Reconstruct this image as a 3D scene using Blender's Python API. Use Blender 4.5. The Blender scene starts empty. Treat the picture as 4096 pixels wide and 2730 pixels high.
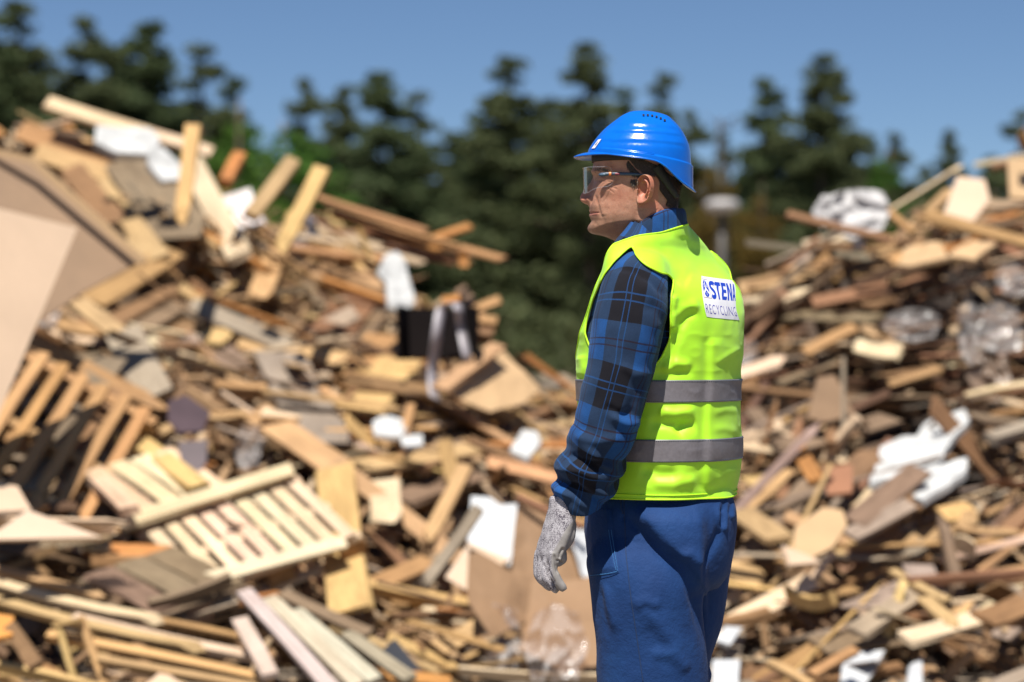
import bpy, math, random
import numpy as np
from mathutils import Vector, Matrix
from mathutils.bvhtree import BVHTree

scene = bpy.context.scene
COL = scene.collection
rad = math.radians

# ------------------------------------------------------------------ camera
CAM_Z = 1.34
FPX = 85.0 / 36.0 * 4096.0          # focal length in photograph pixels
cam = bpy.data.cameras.new("camera")
cam_ob = bpy.data.objects.new("camera", cam)
COL.objects.link(cam_ob)
cam_ob.location = (0, 0, CAM_Z)
cam_ob.rotation_euler = (rad(90), 0, 0)
cam.lens = 85
cam.sensor_width = 36
cam.clip_start = 0.1
cam.clip_end = 3000
cam.dof.use_dof = True
cam.dof.focus_distance = 4.72
cam.dof.aperture_fstop = 2.75
cam.dof.aperture_blades = 0
scene.camera = cam_ob

# ------------------------------------------------------------------ sky, sun, exposure
SUN_EL, SUN_AZ = 64.0, 13.0         # elevation; degrees to the left of straight behind the camera
world = bpy.data.worlds.new("World")
scene.world = world
world.use_nodes = True
wn = world.node_tree
wn.nodes.clear()
w_out = wn.nodes.new("ShaderNodeOutputWorld")
w_bg = wn.nodes.new("ShaderNodeBackground")
w_sky = wn.nodes.new("ShaderNodeTexSky")
w_sky.sky_type = 'NISHITA'
w_sky.sun_disc = False
w_sky.sun_elevation = rad(SUN_EL)
w_sky.sun_rotation = rad(180 + SUN_AZ)
w_sky.altitude = 2000
w_sky.air_density = 0.85
w_sky.dust_density = 0.15
w_sky.ozone_density = 6.0
w_bg.inputs[1].default_value = 0.058
wn.links.new(w_sky.outputs[0], w_bg.inputs[0])
wn.links.new(w_bg.outputs[0], w_out.inputs[0])
sun = bpy.data.lights.new("sun", 'SUN')
sun.energy = 5.0
sun.angle = rad(0.53)
sun.color = (1.0, 0.955, 0.88)
sun_ob = bpy.data.objects.new("sun", sun)
COL.objects.link(sun_ob)
sun_dir = Vector((-math.sin(rad(SUN_AZ)) * math.cos(rad(SUN_EL)), -math.cos(rad(SUN_AZ)) * math.cos(rad(SUN_EL)), math.sin(rad(SUN_EL))))
sun_ob.rotation_euler = sun_dir.to_track_quat('Z', 'Y').to_euler()
sun_ob.location = sun_dir * 60

scene.view_settings.view_transform = 'Standard'
scene.view_settings.look = 'None'
scene.view_settings.gamma = 1.0
scene.view_settings.exposure = 0.56
scene.view_settings.use_curve_mapping = False
scene.render.engine = 'CYCLES'
scene.cycles.use_denoising = True
scene.cycles.max_bounces = 6
scene.cycles.transparent_max_bounces = 16
scene.cycles.sample_clamp_indirect = 6

# ------------------------------------------------------------------ helpers
rng = np.random.default_rng(11)
random.seed(5)

def P(px, py, Y):
    """point at depth Y seen at photograph pixel (px, py)"""
    return Vector(((px - 2048.0) / FPX * Y, Y, CAM_Z - (py - 1365.0) / FPX * Y))

def proj(pts):
    pts = np.asarray(pts, float)
    return np.stack([2048 + FPX * pts[:, 0] / pts[:, 1], 1365 - FPX * (pts[:, 2] - CAM_Z) / pts[:, 1]], 1)

def interp(x, table, col=1):
    t = np.array(table, float)
    return np.interp(x, t[:, 0], t[:, col])

def sm_interp(x, table, col=1):
    """interpolation with smooth (Catmull-Rom like) tangents"""
    t = np.array(table, float)
    xs, ys = t[:, 0], t[:, col]
    m = np.gradient(ys, xs)
    x = np.clip(np.asarray(x, float), xs[0], xs[-1])
    i = np.clip(np.searchsorted(xs, x) - 1, 0, len(xs) - 2)
    h = xs[i + 1] - xs[i]
    s = (x - xs[i]) / h
    return ((2 * s**3 - 3 * s**2 + 1) * ys[i] + (s**3 - 2 * s**2 + s) * h * m[i]
            + (-2 * s**3 + 3 * s**2) * ys[i + 1] + (s**3 - s**2) * h * m[i + 1])

def sstep(x, a, b):
    t = np.clip((np.asarray(x, float) - a) / (b - a), 0, 1)
    return t * t * (3 - 2 * t)

def vnoise(p, seed=0):
    """3-D value noise, -1..1, vectorised"""
    p = np.asarray(p, float)
    i = np.floor(p).astype(np.int64)
    f = p - i
    f = f * f * (3 - 2 * f)
    def h(a, b, c):
        n = (a * 374761393 + b * 668265263 + c * 2147483647 + seed * 1274126177) & 0xFFFFFFFF
        n = ((n ^ (n >> 13)) * 1274126177) & 0xFFFFFFFF
        return ((n ^ (n >> 16)) & 0xFFFF) / 32767.5 - 1
    r = 0
    for dx in (0, 1):
        for dy in (0, 1):
            for dz in (0, 1):
                w = (f[:, 0] if dx else 1 - f[:, 0]) * (f[:, 1] if dy else 1 - f[:, 1]) * (f[:, 2] if dz else 1 - f[:, 2])
                r = r + w * h(i[:, 0] + dx, i[:, 1] + dy, i[:, 2] + dz)
    return r

def fbm(p, seed=0, octv=3):
    p = np.asarray(p, float)
    r, a = 0, 1.0
    for k in range(octv):
        r = r + a * vnoise(p * 2**k, seed + k * 17)
        a *= .5
    return r

def poly_dist(q, poly):
    """signed side + distance of 2-D points q to a polyline, and the position along it 0..1"""
    poly = np.asarray(poly, float)
    best = np.full(len(q), 1e9); side = np.zeros(len(q)); pos = np.zeros(len(q))
    seg = np.linalg.norm(np.diff(poly, axis=0), axis=1)
    cum = np.concatenate([[0], np.cumsum(seg)])
    for k in range(len(poly) - 1):
        a, b = poly[k], poly[k + 1]
        d = b - a
        t = np.clip(((q - a) @ d) / (d @ d), 0, 1)
        c = a + t[:, None] * d
        v = q - c
        r = np.hypot(v[:, 0], v[:, 1])
        m = r < best
        best = np.where(m, r, best)
        side = np.where(m, np.sign(d[0] * v[:, 1] - d[1] * v[:, 0]), side)
        pos = np.where(m, (cum[k] + t * seg[k]) / cum[-1], pos)
    return best, side, pos

def stroke(q, poly, amp, wl, wr=None, taper=.25):
    """height of one fold: ridge (amp>0) or groove (amp<0) along a polyline; wl / wr are its widths on either side"""
    wr = wl if wr is None else wr
    d, s, t = poly_dist(q, poly)
    w = np.where(s > 0, wl, wr)      # s>0: right hand side going along the line with y down
    e = np.exp(-(d / w) ** 2)
    if taper:
        e = e * sstep(t, -.02, taper) * (1 - sstep(t, 1 - taper, 1.02))
    return amp * e

def rise(q, poly, amp, w1, w2, back=.5, taper=.12):
    """cloth that comes forward on the right-hand side of a line and lies back again further on"""
    d, s, t = poly_dist(q, poly)
    h = sstep(d, 0, w1) * (1 - back * sstep(d, w1, w2)) * (s < 0) * (1 - sstep(d, w2, w2 * 1.6))
    h = h - .18 * np.exp(-(d / 14) ** 2)
    return amp * h * sstep(t, -.02, taper) * (1 - sstep(t, 1 - taper, 1.02))

def in_poly(q, poly):
    poly = np.asarray(poly, float)
    x, y = q[:, 0], q[:, 1]
    r = np.zeros(len(q), bool)
    j = len(poly) - 1
    for i in range(len(poly)):
        xi, yi = poly[i]; xj, yj = poly[j]
        c = ((yi > y) != (yj > y)) & (x < (xj - xi) * (y - yi) / (yj - yi + 1e-12) + xi)
        r ^= c
        j = i
    return r

# ---- meshes and objects
def mesh_from(name, verts, faces, mat=None, smooth=True, uv=None):
    me = bpy.data.meshes.new(name)
    me.from_pydata([tuple(map(float, v)) for v in verts], [], [tuple(int(i) for i in f) for f in faces])
    if uv is not None:
        l = me.uv_layers.new(name="UVMap")
        vi = np.zeros(len(me.loops), np.int32)
        me.loops.foreach_get("vertex_index", vi)
        l.data.foreach_set("uv", np.asarray(uv, np.float32)[vi].ravel())
    if mat:
        me.materials.append(mat)
    if smooth:
        me.polygons.foreach_set("use_smooth", np.ones(len(me.polygons), bool))
    me.update()
    return me

def obj(name, me, parent=None):
    o = bpy.data.objects.new(name, me)
    COL.objects.link(o)
    if parent is not None:
        o.parent = parent
        o.matrix_parent_inverse = Matrix.Identity(4) if parent.matrix_basis == Matrix.Identity(4) else parent.matrix_basis.inverted()
    return o

def empty(name, loc=(0, 0, 0)):
    o = bpy.data.objects.new(name, None)
    COL.objects.link(o)
    o.location = loc
    o.empty_display_size = .2
    return o

def tag(o, label=None, cat=None, group=None, kind=None):
    if label: o["label"] = label
    if cat: o["category"] = cat
    if group: o["group"] = group
    if kind: o["kind"] = kind
    return o

def grid_faces(nu, nv, closed_u=True):
    """rows v of nu verts"""
    f = []
    for v in range(nv - 1):
        for u in range(nu if closed_u else nu - 1):
            a = v * nu + u; b = v * nu + (u + 1) % nu
            f.append((a, b, b + nu, a + nu))
    return f

def vnormals(verts, faces):
    v = np.asarray(verts, float); f = np.asarray(faces)
    n = np.cross(v[f[:, 2]] - v[f[:, 0]], v[f[:, 3]] - v[f[:, 1]])
    out = np.zeros_like(v)
    for k in range(4):
        np.add.at(out, f[:, k], n)
    return out / (np.linalg.norm(out, axis=1)[:, None] + 1e-12)

def eval_mesh(me, mods):
    """apply a list of (type, {props}) modifiers to a mesh and return the new mesh"""
    o = bpy.data.objects.new("tmp", me)
    COL.objects.link(o)
    for t, pr in mods:
        m = o.modifiers.new(t, t)
        for k, v in pr.items():
            setattr(m, k, v)
    dg = bpy.context.evaluated_depsgraph_get()
    dg.update()
    r = bpy.data.meshes.new_from_object(o.evaluated_get(dg))
    bpy.data.objects.remove(o)
    return r

def get_co(me):
    a = np.zeros(len(me.vertices) * 3, np.float32)
    me.vertices.foreach_get("co", a)
    return a.reshape(-1, 3).astype(float)

def get_no(me):
    a = np.zeros(len(me.vertices) * 3, np.float32)
    me.vertices.foreach_get("normal", a)
    return a.reshape(-1, 3).astype(float)

def set_co(me, co):
    me.vertices.foreach_set("co", np.asarray(co, np.float32).ravel())
    me.update()

def shade_smooth(me):
    me.polygons.foreach_set("use_smooth", np.ones(len(me.polygons), bool))

def set_attr(me, name, vals):
    a = me.attributes.get(name) or me.attributes.new(name, 'FLOAT', 'POINT')
    a.data.foreach_set("value", np.asarray(vals, np.float32))

def join_parts(parts):
    """[(verts, faces), ...] -> one (verts, faces)"""
    V, F, n = [], [], 0
    for v, f in parts:
        V.extend([tuple(x) for x in v]); F.extend([tuple(i + n for i in t) for t in f]); n += len(v)
    return V, F

def catmull(pts, n):
    pts = [np.asarray(p, float) for p in pts]
    pts = [2 * pts[0] - pts[1]] + pts + [2 * pts[-1] - pts[-2]]
    out = []
    m = len(pts) - 3
    for k in range(n):
        t = k / (n - 1) * m
        i = min(int(t), m - 1); s = t - i
        a, b, c, d = pts[i:i + 4]
        out.append(.5 * ((2 * b) + (c - a) * s + (2 * a - 5 * b + 4 * c - d) * s**2 + (3 * b - a - 3 * c + d) * s**3))
    return np.array(out)

def tube(path, r, nseg=8, cap=True, flat=None, closed=False):
    """tube of radius r (scalar or per point) along a path; returns verts, faces"""
    path = np.asarray(path, float); n = len(path)
    r = np.broadcast_to(np.asarray(r, float), (n,))
    if closed:
        T = np.roll(path, -1, 0) - np.roll(path, 1, 0)
    else:
        T = np.gradient(path, axis=0)
    T /= np.linalg.norm(T, axis=1)[:, None] + 1e-12
    up = np.array([0, 0, 1.0]) if abs(T[0][2]) < .9 else np.array([1.0, 0, 0])
    N = np.cross(T[0], up); N /= np.linalg.norm(N)
    V = []
    for k in range(n):
        N = N - T[k] * (N @ T[k]); N /= np.linalg.norm(N)
        B = np.cross(T[k], N)
        for j in range(nseg):
            a = 2 * math.pi * j / nseg
            V.append(path[k] + r[k] * (math.cos(a) * N + math.sin(a) * B * (flat or 1)))
    F = grid_faces(nseg, n)
    if closed:
        F += [((n - 1) * nseg + j, (n - 1) * nseg + (j + 1) % nseg, (j + 1) % nseg, j) for j in range(nseg)]
    elif cap:
        F.append(tuple(range(nseg))[::-1]); F.append(tuple((n - 1) * nseg + j for j in range(nseg)))
    return V, F

def cam_ray(bvh, px, py):
    d = P(px, py, 1.0) - Vector((0, 0, CAM_Z))
    return bvh.ray_cast(Vector((0, 0, CAM_Z)), d.normalized(), 100)

def compact(v, F, *extra):
    used = sorted({i for f in F for i in f})
    m = {o: k for k, o in enumerate(used)}
    return [np.asarray(v)[used]] + [np.asarray(e)[used] for e in extra] + [[tuple(m[i] for i in f) for f in F]]

def boundary_loops(F):
    cnt = {}
    for f in F:
        for a, b in zip(f, f[1:] + f[:1]):
            cnt[(a, b)] = 1
    nxt = {}
    for (a, b) in cnt:
        if (b, a) not in cnt: nxt.setdefault(a, []).append(b)
    loops = []
    seen = set()
    for s in list(nxt):
        if s in seen: continue
        lp = [s]; seen.add(s); c = s
        while True:
            o = [x for x in nxt.get(c, []) if x not in seen]
            if not o: break
            c = o[0]; seen.add(c); lp.append(c)
        loops.append(lp)
    return [l for l in loops if len(l) > 20]

# ---- materials
def mat_new(name):
    m = bpy.data.materials.new(name)
    m.use_nodes = True
    nt = m.node_tree
    return m, nt, nt.nodes["Principled BSDF"]

def N(nt, t, **kw):
    n = nt.nodes.new(t)
    for k, v in kw.items():
        if k.startswith("i_"):
            n.inputs[int(k[2:])].default_value = v
        else:
            setattr(n, k, v)
    return n

def L(nt, a, b):
    nt.links.new(a, b)

def math_n(nt, op, a, b=None, c=None):
    n = nt.nodes.new("ShaderNodeMath"); n.operation = op
    for i, x in enumerate((a, b, c)):
        if x is None: continue
        if isinstance(x, (int, float)): n.inputs[i].default_value = x
        else: nt.links.new(x, n.inputs[i])
    return n.outputs[0]

def mix_col(nt, fac, a, b, blend='MIX'):
    n = nt.nodes.new("ShaderNodeMix"); n.data_type = 'RGBA'; n.blend_type = blend
    for s, x in ((0, fac), (6, a), (7, b)):
        if isinstance(x, (int, float)): n.inputs[s].default_value = x
        elif isinstance(x, tuple): n.inputs[s].default_value = x if len(x) == 4 else (*x, 1)
        else: nt.links.new(x, n.inputs[s])
    return n.outputs[2]

def noise_n(nt, scale, detail=3, rough=.55, coord='Object', vec=None, dims='3D'):
    n = nt.nodes.new("ShaderNodeTexNoise")
    n.inputs["Scale"].default_value = scale; n.inputs["Detail"].default_value = detail; n.inputs["Roughness"].default_value = rough
    if vec is None:
        tc = nt.nodes.new("ShaderNodeTexCoord"); vec = tc.outputs[coord]
    nt.links.new(vec, n.inputs["Vector"])
    return n.outputs[0]

def bump_n(nt, bsdf, height, strength=.3, dist=.002):
    b = nt.nodes.new("ShaderNodeBump")
    b.inputs["Strength"].default_value = strength; b.inputs["Distance"].default_value = dist
    nt.links.new(height, b.inputs["Height"])
    nt.links.new(b.outputs[0], bsdf.inputs["Normal"])

def ramp(nt, fac, stops):
    n = nt.nodes.new("ShaderNodeValToRGB")
    e = n.color_ramp.elements
    while len(e) < len(stops): e.new(.5)
    for i, (p, c) in enumerate(stops):
        e[i].position = p; e[i].color = c if len(c) == 4 else (*c, 1)
    nt.links.new(fac, n.inputs[0])
    return n.outputs[0]

def simple_mat(name, col, rough=.6, var=.12, nscale=60, bump=0, metallic=0, spec=.5, sheen=0):
    m, nt, b = mat_new(name)
    f = noise_n(nt, nscale, 4)
    dark = tuple(c * (1 - var) for c in col); lite = tuple(min(1, c * (1 + var)) for c in col)
    L(nt, ramp(nt, f, [(.3, dark), (.7, lite)]), b.inputs["Base Color"])
    b.inputs["Roughness"].default_value = rough
    b.inputs["Metallic"].default_value = metallic
    b.inputs["Specular IOR Level"].default_value = spec
    if sheen:
        b.inputs["Sheen Weight"].default_value = sheen
    if bump:
        bump_n(nt, b, f, bump, .001)
    return m
# =================================================================== ground
def mat_ground():
    m, nt, b = mat_new("dusty_gravel_ground")
    n1 = noise_n(nt, .6, 5, .6); n2 = noise_n(nt, 22, 5, .65)
    c = ramp(nt, n1, [(.3, (.17, .135, .10)), (.7, (.27, .22, .165))])
    c = mix_col(nt, 1.0, c, ramp(nt, n2, [(.3, (.7, .7, .7)), (.7, (1.15, 1.13, 1.1))]), 'MULTIPLY')
    L(nt, c, b.inputs["Base Color"]); b.inputs["Roughness"].default_value = .9
    bump_n(nt, b, n2, .5, .02)
    return m
M_ground = mat_ground()
gxs = np.array([-900, -300, -100, -40, -12, -6, 0, 6, 12, 40, 100, 300, 900.]); gys = np.array([-400, -100, -20, 0, 6, 12, 24, 40, 60, 100, 160, 300, 1200.])
GX2, GY2 = np.meshgrid(gxs, gys)
ground = obj("ground", mesh_from("ground", np.stack([GX2.ravel(), GY2.ravel(), np.zeros(GX2.size)], 1), grid_faces(13, 13, False), M_ground))
tag(ground, kind="structure")
# =================================================================== forest edge
def mat_leaf(name, dark, lite):
    m, nt, b = mat_new(name)
    a = N(nt, "ShaderNodeAttribute", attribute_name="tone")
    oi = N(nt, "ShaderNodeObjectInfo")
    c = ramp(nt, a.outputs["Fac"], [(0, dark), (1, lite)])
    c = mix_col(nt, 1.0, c, oi.outputs["Color"], 'MULTIPLY')
    L(nt, c, b.inputs["Base Color"])
    b.inputs["Roughness"].default_value = .7; b.inputs["Specular IOR Level"].default_value = .2
    tr = N(nt, "ShaderNodeBsdfTranslucent"); L(nt, c, tr.inputs[0])
    mx = N(nt, "ShaderNodeMixShader"); mx.inputs[0].default_value = .28
    L(nt, b.outputs[0], mx.inputs[1]); L(nt, tr.outputs[0], mx.inputs[2]); L(nt, mx.outputs[0], nt.nodes["Material Output"].inputs[0])
    return m
M_needle = mat_leaf("pine_needles", (.040, .058, .024), (.145, .168, .072))
M_leaf = mat_leaf("broad_leaves", (.04, .095, .014), (.115, .225, .032))
M_bark = simple_mat("pine_bark", (.16, .11, .08), .9, .35, 6)
tr_rng = np.random.default_rng(77)
def clumps(centres, radii, nper, size, seed):
    r = np.random.default_rng(seed)
    C = np.repeat(np.array(centres), nper, 0); Rr = np.repeat(np.array(radii), nper)
    n = len(C)
    d = r.normal(0, 1, (n, 3)); d /= np.linalg.norm(d, axis=1)[:, None]
    d[:, 2] *= .62
    p = C + d * (Rr * r.uniform(.25, 1.05, n) ** .6)[:, None]
    a = r.normal(0, 1, (n, 3)); a /= np.linalg.norm(a, axis=1)[:, None]
    b = np.cross(a, r.normal(0, 1, (n, 3))); b /= np.linalg.norm(b, axis=1)[:, None]
    s = size * r.uniform(.6, 1.4, n)[:, None]
    V = np.stack([p - a * s - b * s * .45, p + a * s - b * s * .3, p + a * s * .7 + b * s * .5, p - a * s * .8 + b * s * .4], 1).reshape(-1, 3)
    F = [(4 * i, 4 * i + 1, 4 * i + 2, 4 * i + 3) for i in range(n)]
    t = np.clip(r.normal(.5, .28, n), 0, 1)
    return V, F, np.repeat(t, 4)
def pine_meshes(seed, H=1.0, kind="pine"):
    """unit-height tree standing at the origin, crown and trunk meshes (metres are scaled by the object)"""
    r = np.random.default_rng(seed)
    Ht = 13.0
    cs, rs, limbs = [], [], []
    if kind == "pine":
        base = .18 if seed % 2 else .26
        nl = 15
        for i in range(nl):
            f = base + (1 - base) * (i / (nl - 1)) ** .92
            z = f * Ht
            reach = 2.75 * (1 - f) ** .75 * (1 if f > base + .1 else .85) + .16
            nb = 6 if f < .8 else (4 if f < .95 else 1)
            for k in range(nb):
                z = f * Ht + r.normal(0, .42) * (f < .95)
                if r.random() < .16 and f < .95: continue
                a = 2 * math.pi * (k + r.uniform(-.35, .35)) / nb + i * 1.3
                L_ = reach * r.uniform(.45, 1.3)
                tip = np.array([math.cos(a) * L_, math.sin(a) * L_, z + L_ * r.uniform(-.05, .30)])
                limbs.append(([0, 0, z - .15 * L_], tip))
                for q_ in (.3, .55, .78, 1.0):
                    if q_ * L_ < .2 and f < .95: continue
                    cs.append(np.array([0, 0, z]) * (1 - q_) + tip * q_ + r.normal(0, .1, 3)); rs.append((.33 + .42 * (1 - f)) * r.uniform(.5, 1.5))
        cs.append(np.array([0, 0, Ht])); rs.append(.22)
        V, F, t = clumps(cs, rs, 88, .09, seed)
    else:
        for i in range(40):
            d = r.normal(0, 1, 3); d /= np.linalg.norm(d); d[2] = abs(d[2]) if r.random() < .75 else d[2]
            q_ = r.uniform(.35, 1)
            c = np.array([d[0] * 2.6 * q_, d[1] * 2.6 * q_, Ht * (.48 + .44 * d[2] * q_)])
            cs.append(c); rs.append(r.uniform(.8, 1.35)); limbs.append(([0, 0, Ht * .2 + r.uniform(0, 2)], c))
        V, F, t = clumps(cs, rs, 120, .13, seed)
    crown = mesh_from("crown", V, F, M_needle if kind == "pine" else M_leaf, False); set_attr(crown, "tone", t)
    parts = [tube(catmull([(0, 0, -.1), (.06, .04, Ht * .35), (-.05, .05, Ht * .7), (0, 0, Ht * .97)], 12), np.linspace(.17, .03, 12), 8)]
    for a, b in limbs[::2]:
        a = np.array(a, float); parts.append(tube(np.array([a, (a + b) / 2 + [0, 0, -.05], b]), [.05, .03, .012], 5))
    tv, tf = join_parts(parts)
    trunk = mesh_from("trunk", tv, tf, M_bark)
    return crown, trunk
PINES = [pine_meshes(s) for s in (1, 2, 3, 4, 5)]
BROAD = [pine_meshes(s, kind="broad") for s in (11, 12)]
def tree(kind, px, top, D, wide, label, tint=(1, 1, 1), var=None, group="trees of the forest edge", rot=None):
    """tree with its top at photograph pixel (px, top) and its root on the ground at depth D"""
    p = P(px, top, D)
    h = p.z
    crown, trunk = (PINES if kind == "pine_tree" else BROAD)[tr_rng.integers(0, 5 if kind == "pine_tree" else 2) if var is None else var]
    root = empty(kind, (p.x, D, 0))
    s = h / (13.0 if kind == "pine_tree" else 12.0)
    root.scale = (s * wide * 1.12, s * wide * 1.12, s)
    root.rotation_euler = (0, 0, tr_rng.uniform(0, 6.28) if rot is None else rot)
    tag(root, label, "tree", group)
    for nm, me in (("crown", crown), ("trunk", trunk)):
        o = bpy.data.objects.new(nm, me); COL.objects.link(o); o.parent = root
        o.color = (*tint, 1) if nm == "crown" else (1, 1, 1, 1)
    return root
B1, B2 = (1.0, 1.0, 1.0), (.85, .95, .95)
TREES = [  # px, top, depth, width, label
    (-60, 90, 86, 1.25, "tall dark pine cut by the left edge of the picture"), (75, 35, 90, 1.15, "tallest dark pine in the far left corner"), (345, 105, 92, 1.0, "dark pine with a thin spike, second from the left"),
    (575, 120, 93, 1.25, "broad dark pine left of the pale one, above the foam"), (470, 210, 97, 1.3, "dark pine filled in behind the spiked pine"), (805, 215, 98, 1.05, "lone thin crowned pine standing left of the sky gap"),
    (930, 330, 101, .9, "smaller pine leaning on the right of the lone pine"), (1215, 345, 95, .85, "narrow pine right of the bright green tree"), (1365, 370, 98, .9, "short round topped pine between two taller ones"),
    (1525, 310, 92, 1.25, "broad pine above the white hanging foam"), (1650, 400, 96, 1.1, "low pine at the right shoulder of the broad pine"), (2040, 255, 90, 1.2, "tall dark pine left of the blue helmet"),
    (1900, 480, 95, 1.05, "low pine left of the tall pine by the helmet"), (2170, 420, 93, 1.15, "dark pine close behind the safety glasses"), (2350, 195, 88, 1.0, "tall ragged pine above the helmet peak"),
    (2500, 380, 94, 1.0, "pine behind the front of the helmet"), (2655, 320, 97, .85, "narrow pine top rising behind the helmet crown"), (2760, 470, 96, .9, "low pine behind the back of the helmet"),
    (3070, 340, 92, .95, "slim pine right of the grey bare pole"), (3290, 240, 90, 1.0, "tallest pine on the right, with a double top"), (3340, 330, 96, .9, "pine pressed close behind the tallest right pine"),
    (3480, 560, 98, 1.0, "low pine right of the tallest right pine"), (3590, 560, 95, .95, "second low pine towards the right heap"), (3790, 545, 104, .75, "slender pine standing alone over the right heap"),
    (3960, 640, 103, .9, "low pine left of the pale board on the crest"), (4080, 470, 100, .9, "pine half hidden at the right edge"), (3700, 680, 100, .9, "low bushy pine above the white film bundle"),
    (2900, 560, 108, .8, "thin pine in the gap behind the lamp")]
for i, (px, top, D, wd, lb) in enumerate(TREES):
    tree("pine_tree", px, top, D, wd, lb, B1 if i % 3 else B2, i % 5)
tree("broadleaf_tree", 960, 455, 78, 1.15, "bright green leafy tree left of the two crest battens", (1.0, 1.0, 1.0), 0)
tree("broadleaf_tree", 1130, 530, 80, 1.25, "lower bright green leafy tree right above the crest battens", (.8, .9, .9), 1)
tree("broadleaf_tree", 3560, 640, 84, .8, "green leafy tree behind the right heap crest", (.62, .70, .6), 1)
tree("broadleaf_tree", 3050, 760, 82, .6, "reddish dry leafy tree right of the street lamp", (1.7, .55, .8), 0)
tree("broadleaf_tree", 2840, 680, 85, .6, "reddish dry leafy tree left of the street lamp", (1.7, .55, .8), 1)
# second row: fills the forest behind the edge
for i, px in enumerate(np.linspace(-150, 4250, 30)):
    t0 = float(np.interp(px, [0, 700, 1100, 1500, 2300, 2850, 3300, 3700, 4200], [330, 420, 640, 560, 500, 680, 560, 760, 700]))
    tree("pine_tree", px + tr_rng.uniform(-30, 30), t0 + tr_rng.uniform(-40, 60), 106 + tr_rng.uniform(0, 10), 1.3, "dark pine in the second row of the forest, seen between the front trees", (.8, .85, .85), i % 5, "second row pines")
# undergrowth: one mass of bushes along the forest foot
cs, rs = [], []
for _ in range(520):
    cs.append(np.array([tr_rng.uniform(-26, 26), tr_rng.uniform(80, 100), abs(tr_rng.normal(0, 1.3)) + .2])); rs.append(tr_rng.uniform(.5, 1.1))
V, F, t = clumps(cs, rs, 70, .12, 5)
me = mesh_from("undergrowth", V, F, M_needle, False); set_attr(me, "tone", t)
tag(obj("undergrowth", me), "dark undergrowth along the foot of the forest", "undergrowth", kind="stuff")
# far wood beyond the edge
cs, rs = [], []
for _ in range(900):
    x = tr_rng.uniform(-45, 45); cs.append(np.array([x, tr_rng.uniform(118, 130), tr_rng.uniform(0, 6.0)])); rs.append(tr_rng.uniform(.9, 1.6))
V, F, t = clumps(cs, rs, 44, .26, 6)
me = mesh_from("forest", V, F, M_needle, False); set_attr(me, "tone", t)
tag(obj("forest", me), "far dark wood behind the front trees", "forest", kind="stuff")

# ---- street lamp and bare pole
M_pole = simple_mat("galvanised_steel", (.06, .053, .046), .5, .1, 8)
M_lampw = simple_mat("white_lamp_housing", (.42, .40, .39), .4, .05, 8)
c = P(2888, 820, 58)
lamp = empty("street_lamp", (c.x, 58, 0)); tag(lamp, "street lamp with a flat round white head on a grey post", "street lamp")
v_, f_ = tube([(c.x, 58, 0), (c.x, 58, c.z * .5), (c.x, 58, c.z - .1)], [.12, .11, .10], 14)
obj("post", mesh_from("post", v_, f_, M_pole), lamp)
prof = [(.10, -.20), (.22, -.16), (.38, -.10), (.42, -.02), (.40, .06), (.30, .12), (.02, .15)]
V = [(c.x + r_ * math.cos(a), 58 + r_ * math.sin(a), c.z + z_) for r_, z_ in prof for a in np.linspace(0, 2 * math.pi, 28, endpoint=False)]
f_ = grid_faces(28, len(prof)); f_.append(tuple(range(28))[::-1]); f_.append(tuple((len(prof) - 1) * 28 + j for j in range(28)))
obj("lamp_head", mesh_from("lamp_head", V, f_, M_lampw), lamp)
c = P(2882, 480, 96)
v_, f_ = tube([(c.x, 96, 0), (c.x + .05, 96, c.z * .5), (c.x - .03, 96, c.z)], [.15, .13, .09], 10)
po = empty("bare_tree", (c.x, 96, 0)); tag(po, "bare grey tree stem standing in the gap right of the helmet", "tree")
obj("trunk", mesh_from("bare_trunk", v_, f_, M_pole), po)
tw = []
for k in range(26):
    z = c.z * tr_rng.uniform(.55, 1); a = tr_rng.uniform(0, 6.28); l_ = tr_rng.uniform(.4, 1.3)
    tw.append(tube(np.array([(c.x, 96, z), (c.x + math.cos(a) * l_ * .6, 96 + math.sin(a) * l_ * .6, z + .2), (c.x + math.cos(a) * l_, 96 + math.sin(a) * l_, z + .45)]), [.04, .03, .015], 5))
o_ = obj("twigs", mesh_from("twigs", *join_parts(tw), M_pole), po); o_["kind"] = "stuff"
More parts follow.
